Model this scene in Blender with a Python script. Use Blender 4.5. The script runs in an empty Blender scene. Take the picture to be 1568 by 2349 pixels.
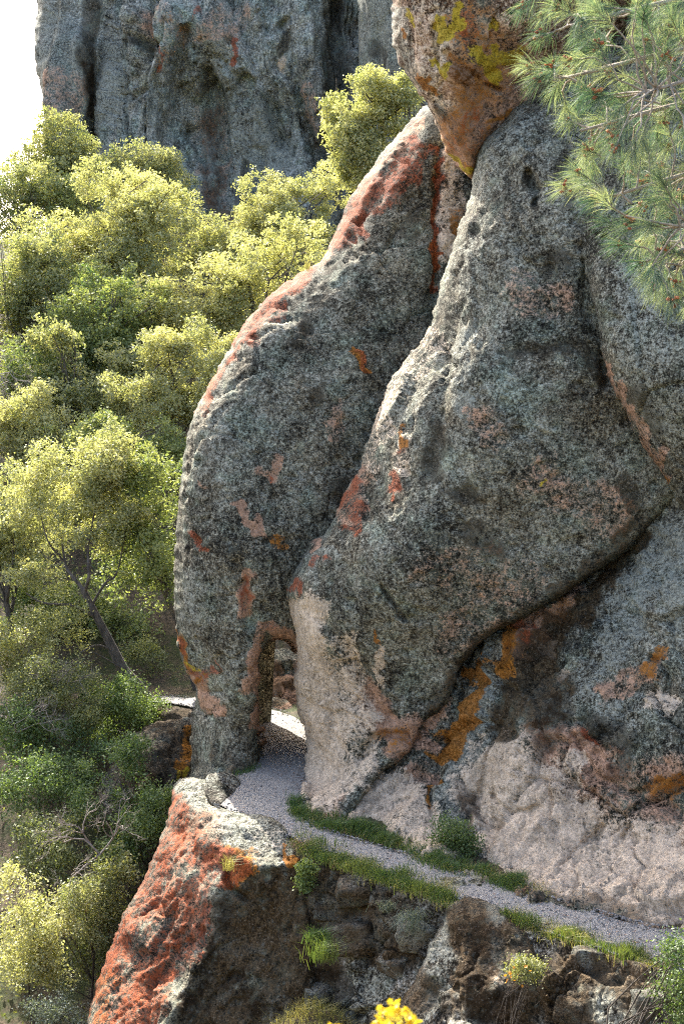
import bpy, math, random
import numpy as np
from mathutils import Vector

# ------------------------------------------------------------------ camera, sky, sun, exposure
F, CU, CV = 3262.0, 784.0, 1174.5          # focal length and centre in units of a 1568 x 2349 frame
CAMZ, PITCH = 10.3, math.atan(293.5 / 3262.0)
sc = bpy.context.scene
COL = sc.collection
cam_d = bpy.data.cameras.new('camera'); cam = bpy.data.objects.new('camera', cam_d); COL.objects.link(cam)
cam_d.sensor_fit = 'VERTICAL'; cam_d.sensor_height = 36.0; cam_d.sensor_width = 24.0; cam_d.lens = 36.0 * F / 2349.0
cam_d.clip_start = 0.1; cam_d.clip_end = 3000
cam.location = (0, 0, CAMZ); cam.rotation_euler = (math.pi / 2 - PITCH, 0, 0)
cam_d.dof.use_dof = True; cam_d.dof.focus_distance = 36.0; cam_d.dof.aperture_fstop = 3.6
sc.camera = cam

_az, _el = math.radians(-21), math.radians(39.3)
SUN_TO = Vector((math.sin(_az) * math.cos(_el), math.cos(_az) * math.cos(_el), math.sin(_el)))
SUN_EL = math.asin(SUN_TO.z)
w = bpy.data.worlds.new('World'); sc.world = w; w.use_nodes = True
wn = w.node_tree; bg = wn.nodes['Background']
sky = wn.nodes.new('ShaderNodeTexSky'); sky.sky_type = 'NISHITA'; sky.sun_disc = False
sky.sun_elevation = SUN_EL; sky.sun_rotation = math.atan2(SUN_TO.x, SUN_TO.y)
sky.air_density = 0.75; sky.dust_density = 5.5; sky.ozone_density = 0.4; sky.altitude = 300
wn.links.new(sky.outputs[0], bg.inputs[0]); bg.inputs[1].default_value = 0.145
sun_d = bpy.data.lights.new('sun', 'SUN'); sun = bpy.data.objects.new('sun', sun_d); COL.objects.link(sun)
sun_d.energy = 4.1; sun_d.angle = math.radians(0.55); sun_d.color = (1.0, 0.95, 0.87)
sun.rotation_euler = (-SUN_TO).to_track_quat('-Z', 'Y').to_euler()
sc.view_settings.view_transform = 'Standard'; sc.view_settings.look = 'None'
sc.view_settings.exposure = 2.15; sc.view_settings.gamma = 1.0
try: sc.view_settings.use_curve_mapping = False
except Exception: pass
sc.cycles.max_bounces = 6; sc.cycles.diffuse_bounces = 3; sc.cycles.transmission_bounces = 4
sc.cycles.transparent_max_bounces = 4
sc.cycles.use_denoising = False
sc.cycles.filter_width = 1.15

# ------------------------------------------------------------------ helpers
RS = np.random.RandomState
_fw = np.array([0, math.cos(PITCH), -math.sin(PITCH)]); _up = np.array([0, math.sin(PITCH), math.cos(PITCH)])
def P(u, v, Y):
    """world point seen at frame position (u, v), Y metres in front of the viewpoint"""
    u = np.asarray(u, float); v = np.asarray(v, float); Y = np.asarray(Y, float)
    dx = (u - CU); k = (CV - v)
    dy = k * _up[1] + F * _fw[1]; dz = k * _up[2] + F * _fw[2]
    t = Y / dy
    return np.stack([dx * t, Y + 0 * t, CAMZ + dz * t], -1)
def G(u, v, z=0.0):
    """world point on the level z"""
    u = np.asarray(u, float); v = np.asarray(v, float)
    k = (CV - v); dy = k * _up[1] + F * _fw[1]; dz = k * _up[2] + F * _fw[2]
    t = (z - CAMZ) / dz
    return np.stack([(u - CU) * t, dy * t, CAMZ + dz * t], -1)

def gp(u, v, z=0.0):
    return (u, v, float(G(u, v, z)[1]))

def _hash(ix, iy, iz, seed):
    h = (ix.astype(np.uint32) * np.uint32(374761393) + iy.astype(np.uint32) * np.uint32(668265263)
         + iz.astype(np.uint32) * np.uint32(2147483647 - 58) + np.uint32((seed * 974634777 + 12345) & 0xffffffff))
    h = (h ^ (h >> np.uint32(13))) * np.uint32(1274126177)
    h = (h ^ (h >> np.uint32(16))) * np.uint32(2246822519)
    return h ^ (h >> np.uint32(15))
def noise(p, seed=0):
    """gradient noise, about -1..1"""
    p = np.asarray(p, float); i = np.floor(p).astype(np.int64); f = p - i
    s = f * f * f * (f * (f * 6 - 15) + 10)
    out = np.zeros(p.shape[:-1])
    for cx in (0, 1):
        wx = s[..., 0] if cx else 1 - s[..., 0]
        for cy in (0, 1):
            wy = s[..., 1] if cy else 1 - s[..., 1]
            for cz in (0, 1):
                wz = s[..., 2] if cz else 1 - s[..., 2]
                h = _hash(i[..., 0] + cx, i[..., 1] + cy, i[..., 2] + cz, seed)
                g = (h & np.uint32(1023)).astype(float) / 511.5 - 1
                g2 = ((h >> np.uint32(10)) & np.uint32(1023)).astype(float) / 511.5 - 1
                g3 = ((h >> np.uint32(20)) & np.uint32(1023)).astype(float) / 511.5 - 1
                out += wx * wy * wz * (g * (f[..., 0] - cx) + g2 * (f[..., 1] - cy) + g3 * (f[..., 2] - cz))
    return out * 1.4
def fbm(p, octs=4, seed=0, gain=0.5, lac=2.03):
    a, o = 1.0, 0
    for k in range(octs):
        o = o + a * noise(p, seed + k * 17); a *= gain; p = np.asarray(p) * lac + 3.7
    return o
def cells(g, seed):
    """nearest cell of a jittered lattice: distance, second distance, cell id 0..1, offset from the cell point, tilt"""
    n = len(g); d1 = np.full(n, 9.0); d2 = d1.copy(); hid = np.zeros(n, np.uint32); off = np.zeros((n, 3)); gi = np.floor(g).astype(np.int64)
    for ox in (-1, 0, 1):
        for oy in (-1, 0, 1):
            for oz in (-1, 0, 1):
                c = gi + (ox, oy, oz); hs = _hash(c[:, 0], c[:, 1], c[:, 2], seed)
                pt = c + np.stack([(hs & np.uint32(1023)) / 1023.0, ((hs >> np.uint32(10)) & np.uint32(1023)) / 1023.0, ((hs >> np.uint32(20)) & np.uint32(1023)) / 1023.0], -1)
                e = g - pt; d = np.sqrt((e * e).sum(1)); nw = d < d1
                d2 = np.where(nw, d1, np.minimum(d2, d)); hid = np.where(nw, hs, hid); off[nw] = e[nw]; d1 = np.where(nw, d, d1)
    h2 = _hash(hid.astype(np.int64), hid.astype(np.int64) * 3, hid.astype(np.int64) * 7, 5)
    tilt = np.stack([(h2 & np.uint32(255)) / 127.5 - 1, ((h2 >> np.uint32(8)) & np.uint32(255)) / 127.5 - 1, ((h2 >> np.uint32(16)) & np.uint32(255)) / 127.5 - 1], -1)
    return d1, d2, (h2 >> np.uint32(24)) / 255.0, off, tilt
def sstep(a, b, x):
    t = np.clip((x - a) / (b - a + 1e-9), 0, 1); return t * t * (3 - 2 * t)

def spline(pts, n=8, closed=False):
    p = np.array(pts, float); m = len(p); out = []
    rng = range(m if closed else m - 1)
    for i in rng:
        g = (lambda k: p[k % m]) if closed else (lambda k: p[min(max(k, 0), m - 1)])
        p0, p1, p2, p3 = g(i - 1), g(i), g(i + 1), g(i + 2)
        for t in np.linspace(0, 1, n, endpoint=False):
            out.append(0.5 * (2 * p1 + (p2 - p0) * t + (2 * p0 - 5 * p1 + 4 * p2 - p3) * t * t + (3 * p1 - p0 - 3 * p2 + p3) * t ** 3))
    if not closed: out.append(p[-1])
    return np.array(out)
def seg_dist(q, poly, closed=False):
    """distance of points q (N,2) to a polyline"""
    a = poly if closed else poly[:-1]; b = np.roll(poly, -1, 0) if closed else poly[1:]
    best = np.full(len(q), 1e18)
    for i in range(len(a)):
        ab = b[i] - a[i]; l2 = ab @ ab + 1e-12
        t = np.clip(((q - a[i]) @ ab) / l2, 0, 1)
        d = q - a[i] - t[:, None] * ab
        np.minimum(best, (d * d).sum(1), out=best)
    return np.sqrt(best)
def inside(q, poly):
    c = np.zeros(len(q), bool); x, y = q[:, 0], q[:, 1]
    b = np.roll(poly, -1, 0)
    for (x1, y1), (x2, y2) in zip(poly, b):
        if y1 == y2: continue
        m = ((y1 > y) != (y2 > y)) & (x < (x2 - x1) * (y - y1) / (y2 - y1) + x1); c ^= m
    return c
def signed(q, poly):
    d = seg_dist(q, poly, True); return np.where(inside(q, poly), d, -d)
class TPS:
    def __init__(s, pts, smooth=1e-3):
        p = np.array(pts, float); s.x = p[:, :2] / 500.0; n = len(p)
        K = s.k(s.x, s.x) + smooth * np.eye(n); Q = np.c_[np.ones(n), s.x]
        A = np.block([[K, Q], [Q.T, np.zeros((3, 3))]])
        s.w = np.linalg.lstsq(A, np.r_[p[:, 2], 0, 0, 0], rcond=None)[0]
    def k(s, a, b):
        r2 = ((a[:, None] - b[None]) ** 2).sum(-1) + 1e-12
        return 0.5 * r2 * np.log(r2)
    def __call__(s, q):
        x = q / 500.0
        return s.k(x, s.x) @ s.w[:-3] + np.c_[np.ones(len(x)), x] @ s.w[-3:]

def mesh(name, v, faces, mat, parent=None, smooth=True, attrs=None, origin=None):
    """faces: list of int arrays (k, n) of n-gons"""
    me = bpy.data.meshes.new(name); v = np.asarray(v, np.float32)
    if origin is not None: v = v - np.asarray(origin, np.float32)
    if not isinstance(faces, (list, tuple)): faces = [faces]
    faces = [np.asarray(f, np.int32) for f in faces if len(f)]
    me.vertices.add(len(v)); me.vertices.foreach_set('co', v.ravel())
    nl = sum(f.size for f in faces); npoly = sum(len(f) for f in faces)
    me.loops.add(nl); me.loops.foreach_set('vertex_index', np.concatenate([f.ravel() for f in faces]))
    me.polygons.add(npoly)
    tot = np.concatenate([np.full(len(f), f.shape[1], np.int32) for f in faces])
    me.polygons.foreach_set('loop_start', np.r_[0, np.cumsum(tot)[:-1]].astype(np.int32))
    me.update(calc_edges=True)
    me.polygons.foreach_set('use_smooth', np.full(npoly, smooth))
    for k, a in (attrs or {}).items():
        a = np.asarray(a, np.float32)
        at = me.attributes.new(k, 'FLOAT_COLOR' if a.ndim == 2 else 'FLOAT', 'POINT')
        at.data.foreach_set('color' if a.ndim == 2 else 'value', a.ravel())
    me.materials.append(mat)
    o = bpy.data.objects.new(name, me); COL.objects.link(o)
    if origin is not None: o.location = tuple(float(t) for t in origin)
    if parent is not None:
        o.parent = parent
        o.location = Vector(o.location) - Vector(parent.location)
    return o
def tag(o, label=None, cat=None, group=None, kind=None):
    if label: o['label'] = label
    if cat: o['category'] = cat
    if group: o['group'] = group
    if kind: o['kind'] = kind
    return o
def empty(name, loc, label, cat, group=None):
    o = bpy.data.objects.new(name, None); COL.objects.link(o); o.location = tuple(float(t) for t in loc)
    return tag(o, label, cat, group)

# ------------------------------------------------------------------ materials
class NT:
    def __init__(s, name):
        s.m = bpy.data.materials.new(name); s.m.use_nodes = True; s.t = s.m.node_tree
        s.t.nodes.clear(); s.out = s.n('ShaderNodeOutputMaterial')
    def n(s, typ, **kw):
        x = s.t.nodes.new(typ)
        for k, v in kw.items(): setattr(x, k, v)
        return x
    def L(s, a, b): s.t.links.new(a, b)
    def put(s, node, i, val):
        if hasattr(val, 'is_output') or isinstance(val, bpy.types.NodeSocket): s.L(val, node.inputs[i])
        elif isinstance(val, (tuple, list)): node.inputs[i].default_value = (*val, 1.0) if len(val) == 3 and node.inputs[i].type == 'RGBA' else val
        else: node.inputs[i].default_value = val
    def math(s, op, a, b=None, clamp=False):
        x = s.n('ShaderNodeMath', operation=op, use_clamp=clamp); s.put(x, 0, a)
        if b is not None: s.put(x, 1, b)
        return x.outputs[0]
    def mr(s, v, a, b, c=0.0, d=1.0, smooth=True):
        x = s.n('ShaderNodeMapRange', interpolation_type='SMOOTHSTEP' if smooth else 'LINEAR'); s.put(x, 0, v)
        for i, t in enumerate((a, b, c, d)): s.put(x, i + 1, t)
        return x.outputs[0]
    def mix(s, f, a, b, mode='MIX'):
        x = s.n('ShaderNodeMix', data_type='RGBA', blend_type=mode); s.put(x, 0, f); s.put(x, 6, a); s.put(x, 7, b)
        return x.outputs[2]
    def noise(s, co, scale, detail=4, rough=0.55, dist=0.0):
        x = s.n('ShaderNodeTexNoise'); s.L(co, x.inputs['Vector'])
        x.inputs['Scale'].default_value = scale; x.inputs['Detail'].default_value = detail
        x.inputs['Roughness'].default_value = rough; x.inputs['Distortion'].default_value = dist
        return x.outputs[0]
    def vor(s, co, scale, feat='F1'):
        x = s.n('ShaderNodeTexVoronoi', feature=feat); s.L(co, x.inputs['Vector']); x.inputs['Scale'].default_value = scale
        return x
    def attr(s, name): return s.n('ShaderNodeAttribute', attribute_name=name)
    def stretch(s, co, k):
        x = s.n('ShaderNodeMapping'); s.L(co, x.inputs[0]); x.inputs[3].default_value = k; return x.outputs[0]
    def bsdf(s, col, rough=0.9, bump=None, strength=0.6, dist=0.03, spec=0.25):
        b = s.n('ShaderNodeBsdfPrincipled'); s.put(b, 'Base Color', col); s.put(b, 'Roughness', rough)
        b.inputs['Specular IOR Level'].default_value = spec
        if bump is not None:
            bp = s.n('ShaderNodeBump'); bp.inputs['Strength'].default_value = strength; bp.inputs['Distance'].default_value = dist
            s.L(bump, bp.inputs['Height']); s.L(bp.outputs[0], b.inputs['Normal'])
        s.L(b.outputs[0], s.out.inputs[0]); return b

def rock_mat(name, sc_=1.0, ramp=((0.013, 0.012, 0.009), (0.045, 0.041, 0.030), (0.118, 0.110, 0.080), (0.215, 0.205, 0.155), (0.35, 0.34, 0.27)), bump=0.06, shift=0.0, spot=0.4):
    t = NT(name); co = t.n('ShaderNodeTexCoord').outputs['Object']
    big = t.noise(co, 0.5 * sc_, 3, 0.6)
    hue = t.noise(co, 0.9 * sc_, 3, 0.6)
    n1 = t.noise(co, 3.0 * sc_, 4, 0.7)
    n2 = t.noise(co, 11.0 * sc_, 3, 0.75)
    n3 = t.noise(co, 27 * sc_, 2, 0.7)
    stk = t.noise(t.stretch(co, (1, 1, 0.18)), 4.5 * sc_, 4, 0.7)
    v1 = t.vor(co, 8.5 * sc_)
    s = t.math('ADD', t.math('ADD', t.math('MULTIPLY', n1, 0.30), t.math('MULTIPLY', n2, 0.50)), t.math('MULTIPLY', n3, 0.42))
    s = t.math('ADD', s, t.math('MULTIPLY', t.math('SUBTRACT', big, 0.5), 0.34))
    s = t.math('ADD', s, shift - 0.098)
    cr = t.n('ShaderNodeValToRGB'); el = cr.color_ramp.elements
    for i, (p, c) in enumerate(zip((0.36, 0.445, 0.505, 0.575, 0.67), ramp)):
        e = el[i] if i < 2 else el.new(p)
        e.position = p; e.color = (*c, 1)
    t.L(s, cr.inputs[0]); c = cr.outputs[0]
    c = t.mix(t.mr(hue, 0.5, 0.68, 0, 0.55), c, t.mix(1.0, c, (1.12, 1.0, 0.86), 'MULTIPLY'))
    c = t.mix(t.mr(hue, 0.5, 0.34, 0, 0.7), c, t.mix(1.0, c, (0.86, 1.04, 1.04), 'MULTIPLY'))
    p1 = t.noise(co, 1.15 * sc_, 5, 0.72); p2 = t.noise(t.stretch(co, (1, 1, 0.22)), 1.1 * sc_, 4, 0.68)
    c = t.mix(t.mr(p1, 0.54, 0.60, 0, 0.42), c, t.mix(1.0, t.mix(0.35, c, (0.20, 0.20, 0.16)), (1.25, 1.27, 1.2), 'MULTIPLY'))
    c = t.mix(t.mr(p1, 0.45, 0.39, 0, 0.55), c, t.mix(1.0, c, (0.55, 0.50, 0.45), 'MULTIPLY'))
    c = t.mix(t.mr(p2, 0.56, 0.66, 0, 0.6), c, t.mix(1.0, c, (0.42, 0.39, 0.36), 'MULTIPLY'))
    for vs, amt in ((1.5, 0.5), (3.6, 0.55)):
        vl = t.vor(co, vs * sc_); rl = t.n('ShaderNodeSeparateColor'); t.L(vl.outputs['Color'], rl.inputs[0])
        dl = t.math('ADD', vl.outputs['Distance'], t.math('MULTIPLY', t.math('SUBTRACT', n1, 0.5), 1.1))
        dl = t.math('ADD', dl, t.math('MULTIPLY', t.math('SUBTRACT', n2, 0.5), 0.7))
        sz = t.mr(rl.outputs[2], 0, 1, 0.18, 0.46, False)
        inn = t.mr(t.math('SUBTRACT', dl, sz), 0.03, -0.05)
        c = t.mix(t.math('MULTIPLY', t.math('MULTIPLY', inn, t.mr(rl.outputs[0], 0.62, 0.72)), amt), c, t.mix(1.0, t.mix(0.3, c, (0.19, 0.20, 0.165)), (1.5, 1.55, 1.45), 'MULTIPLY'))
        c = t.mix(t.math('MULTIPLY', t.math('MULTIPLY', inn, t.mr(rl.outputs[0], 0.3, 0.2)), amt), c, t.mix(1.0, c, (0.42, 0.40, 0.38), 'MULTIPLY'))
    r1 = t.n('ShaderNodeSeparateColor'); t.L(v1.outputs['Color'], r1.inputs[0])
    d1 = t.math('ADD', v1.outputs['Distance'], t.math('MULTIPLY', t.math('SUBTRACT', n2, 0.5), 1.3))
    f1 = t.math('MULTIPLY', t.mr(d1, 0.36, 0.26), t.mr(r1.outputs[0], 0.72, 0.86))
    c = t.mix(t.math('MULTIPLY', f1, spot), c, t.mix(r1.outputs[1], (0.27, 0.30, 0.25), (0.46, 0.45, 0.38)))
    # stains, lichens and bare rock with shapes of their own
    vv = t.mr(s, 0.38, 0.60, 0.22, 1.12, False)
    A = t.attr('zone_a'); B = t.attr('zone_b')
    sa = t.n('ShaderNodeSeparateColor'); t.L(A.outputs['Color'], sa.inputs[0])
    sb = t.n('ShaderNodeSeparateColor'); t.L(B.outputs['Color'], sb.inputs[0])
    nz = t.math('ADD', t.math('MULTIPLY', t.math('SUBTRACT', n1, 0.5), 1.6), t.math('MULTIPLY', t.math('SUBTRACT', n2, 0.5), 1.5))
    nw = t.math('ADD', t.math('MULTIPLY', t.math('SUBTRACT', n3, 0.5), 1.2), t.math('MULTIPLY', t.math('SUBTRACT', hue, 0.5), 1.2))
    nz = t.math('ADD', nz, nw)
    def zone(c, src, col, soft=0.16, amt=1.0, lo=0.4, var=vv):
        z = t.math('ADD', src, nz); z = t.math('MULTIPLY', z, t.mr(src, 0.02, 0.25))
        hu = t.mix(var, tuple(x * lo for x in col), col)
        return t.mix(t.math('MULTIPLY', t.mr(z, 0.5 - soft, 0.5 + soft), amt), c, hu)
    vb = t.math('MULTIPLY', t.mr(s, 0.37, 0.57, 0.25, 1.0, False), t.mr(stk, 0.36, 0.62, 0.45, 1.15, False))
    c = zone(c, sb.outputs[2], (0.26, 0.265, 0.215), 0.28, 0.85, 0.2)         # grey-green crust
    c = zone(c, sa.outputs[1], (0.50, 0.295, 0.185), 0.32, 0.92, 0.4, vb)     # bare pink rock
    c = zone(c, sa.outputs[2], (0.70, 0.555, 0.395), 0.3, 0.94, 0.45, vb)     # bare pale rock, also sunlight put into the colour on two boulders
    c = zone(c, sb.outputs[1], (0.062, 0.036, 0.013), 0.3, 0.86, 0.15)          # brown moss
    c = zone(c, B.outputs['Alpha'], (0.32, 0.125, 0.018), 0.22, 0.92)         # orange lichen
    zk = t.math('MULTIPLY', t.math('ADD', A.outputs['Alpha'], t.math('MULTIPLY', nz, 1.3)), t.mr(A.outputs['Alpha'], 0.02, 0.25))
    c = t.mix(t.mr(zk, 0.3, 0.7, 0, 0.9), c, t.mix(1.0, c, (0.30, 0.27, 0.24), 'MULTIPLY'))     # black crust, also shade put into the colour of grooves and hollows
    c = zone(c, t.math('ADD', sa.outputs[0], t.math('MULTIPLY', t.math('SUBTRACT', stk, 0.5), t.mr(sa.outputs[0], 0, .3, 0, 1.2))), (0.28, 0.07, 0.026), 0.34, 0.86, 0.22)        # red lichen
    c = zone(c, sb.outputs[0], (0.42, 0.31, 0.03), 0.24, 0.95, 0.3)         # yellow lichen
    gr = t.math('ADD', t.math('MULTIPLY', n2, 0.5), t.math('MULTIPLY', n3, 0.5))
    gm = t.mr(gr, 0.38, 0.62, 0.5, 1.5, False)
    gc = t.n('ShaderNodeCombineColor'); [t.L(gm, gc.inputs[i]) for i in range(3)]
    bare = t.mr(t.math('MAXIMUM', sa.outputs[1], sa.outputs[2]), 0.3, 0.6, 1.0, 0.45)
    c = t.mix(bare, c, t.mix(1.0, c, gc.outputs[0], 'MULTIPLY'))
    fl = t.mr(n3, 0.62, 0.70, 0, 0.25); c = t.mix(fl, c, (0.42, 0.40, 0.34))
    h = t.math('ADD', t.math('MULTIPLY', n1, 0.8), t.math('ADD', t.math('MULTIPLY', n2, 0.55), t.math('MULTIPLY', n3, 0.25)))
    t.bsdf(c, 0.93, h, 1.0, bump / sc_, 0.12)
    return t.m
M = {}
M['rock'] = rock_mat('weathered_rock')
M['cliff'] = rock_mat('far_cliff_rock', 0.62, ((0.028, 0.029, 0.025), (0.085, 0.086, 0.072), (0.172, 0.174, 0.145), (0.27, 0.274, 0.232), (0.44, 0.44, 0.38)), 0.06, 0.02)
M['warm'] = rock_mat('warm_rock', 1.0, ((0.022, 0.015, 0.010), (0.08, 0.05, 0.032), (0.19, 0.115, 0.072), (0.28, 0.20, 0.14), (0.40, 0.35, 0.27)), 0.05, 0.01)
M['ledge'] = rock_mat('mossy_ledge_rock', 1.0, ((0.012, 0.011, 0.009), (0.035, 0.030, 0.022), (0.085, 0.072, 0.052), (0.20, 0.19, 0.155), (0.38, 0.37, 0.32)), 0.06)

def leaf_mat(name, c0, c1, trans=0.35, rough=0.55):
    t = NT(name); at = t.attr('tone')
    rp = t.mix(at.outputs['Fac'], c0, c1)
    d = t.n('ShaderNodeBsdfDiffuse'); t.L(rp, d.inputs[0])
    tr = t.n('ShaderNodeBsdfTranslucent'); t.L(t.mix(1.0, rp, (1.0, 1.05, 0.55), 'MULTIPLY'), tr.inputs[0])
    m1 = t.n('ShaderNodeMixShader'); m1.inputs[0].default_value = trans; t.L(d.outputs[0], m1.inputs[1]); t.L(tr.outputs[0], m1.inputs[2])
    g = t.n('ShaderNodeBsdfGlossy'); g.inputs['Roughness'].default_value = rough; g.inputs[0].default_value = (0.8, 0.85, 0.8, 1)
    m2 = t.n('ShaderNodeMixShader'); m2.inputs[0].default_value = 0.05; t.L(m1.outputs[0], m2.inputs[1]); t.L(g.outputs[0], m2.inputs[2])
    t.L(m2.outputs[0], t.out.inputs[0]); return t.m
M['oak'] = leaf_mat('oak_leaves', (0.085, 0.13, 0.04), (0.75, 0.69, 0.36), 0.48)
M['oak_dark'] = leaf_mat('dark_oak_leaves', (0.06, 0.125, 0.035), (0.52, 0.52, 0.20), 0.45)
M['shrub'] = leaf_mat('shrub_leaves', (0.06, 0.10, 0.032), (0.42, 0.40, 0.15), .42)
M['bush'] = leaf_mat('green_bush_leaves', (0.035, 0.095, 0.028), (0.25, 0.31, 0.09), .42)
M['sage'] = leaf_mat('sage_leaves', (0.10, 0.13, 0.09), (0.27, 0.30, 0.22))
M['needle'] = leaf_mat('pine_needles', (0.05, 0.12, 0.085), (0.46, 0.48, 0.30), 0.4)
M['grass'] = leaf_mat('grass_blades', (0.04, 0.115, 0.025), (0.20, 0.24, 0.06))
M['drygrass'] = leaf_mat('dry_grass_blades', (0.14, 0.17, 0.04), (0.50, 0.42, 0.16))
M['twigleaf'] = leaf_mat('dry_roots', (0.16, 0.07, 0.045), (0.42, 0.28, 0.2), .1)
M['flower'] = leaf_mat('yellow_flowers', (0.65, 0.42, 0.02), (0.85, 0.68, 0.05), 0.3)
M['poppy'] = leaf_mat('orange_flowers', (0.70, 0.26, 0.02), (0.80, 0.42, 0.04), 0.3)
M['cone'] = leaf_mat('pollen_cones', (0.34, 0.07, 0.03), (0.58, 0.20, 0.07), 0.1)

def plain(name, c0, c1, scale=6, bump=0.02, rough=0.9, stretch=None):
    t = NT(name); co = t.n('ShaderNodeTexCoord').outputs['Object']
    if stretch: co = t.stretch(co, stretch)
    n = t.noise(co, scale, 8, 0.7); n2 = t.noise(co, scale * 6, 4, 0.7)
    c = t.mix(t.mr(t.math('ADD', t.math('MULTIPLY', n, 0.6), t.math('MULTIPLY', n2, 0.4)), 0.35, 0.65), c0, c1)
    t.bsdf(c, rough, t.math('ADD', n, t.math('MULTIPLY', n2, 0.4)), 0.8, bump); return t.m
M['grassstem'] = plain('flower_stem', (0.06, 0.10, 0.03), (0.12, 0.17, 0.05), 9, .001)
M['bark'] = plain('oak_bark', (0.03, 0.025, 0.02), (0.17, 0.145, 0.12), 7, 0.04, 0.95, (1, 1, 0.3))
M['twig'] = plain('bare_twigs', (0.16, 0.13, 0.11), (0.42, 0.37, 0.33), 9, 0.01)
M['pinetwig'] = plain('pine_twigs', (0.22, 0.17, 0.12), (0.48, 0.42, 0.34), 9, 0.01)
M['stone'] = rock_mat('wall_stone', 1.15, ((0.014, 0.013, 0.011), (0.05, 0.045, 0.035), (0.14, 0.13, 0.105), (0.26, 0.25, 0.21), (0.40, 0.39, 0.34)), 0.05)

def path_mat():
    t = NT('gravel_path'); co = t.n('ShaderNodeTexCoord').outputs['Object']
    v = t.vor(co, 34); v2 = t.vor(co, 80); n = t.noise(co, 1.6, 6, 0.65); n2 = t.noise(co, 60, 3, 0.7)
    s = t.n('ShaderNodeSeparateColor'); t.L(v.outputs['Color'], s.inputs[0])
    c = t.mix(s.outputs[0], (0.145, 0.14, 0.128), (0.43, 0.415, 0.385))
    c = t.mix(t.mr(n, 0.35, 0.65), c, (0.32, 0.305, 0.28))
    c = t.mix(t.mr(n2, 0.5, 0.3, 0, 0.5), c, (0.06, 0.055, 0.05))
    h = t.math('ADD', t.math('MULTIPLY', v.outputs['Distance'], -0.6), t.math('MULTIPLY', v2.outputs['Distance'], -0.3))
    t.bsdf(c, 0.95, h, 0.9, 0.03); return t.m
M['path'] = path_mat()
def ground_mat():
    t = NT('hillside_soil'); co = t.n('ShaderNodeTexCoord').outputs['Object']
    n = t.noise(co, 0.5, 8, 0.7); n2 = t.noise(co, 9, 6, 0.75)
    c = t.mix(t.mr(n2, 0.35, 0.65), (0.035, 0.028, 0.017), (0.15, 0.11, 0.07))
    c = t.mix(t.mr(n, 0.45, 0.6), c, (0.05, 0.06, 0.02))
    c = t.mix(t.mr(n2, 0.62, 0.75, 0, 0.7), c, (0.30, 0.23, 0.17))
    t.bsdf(c, 0.95, n2, 0.9, 0.08); return t.m
M['ground'] = ground_mat()

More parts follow.
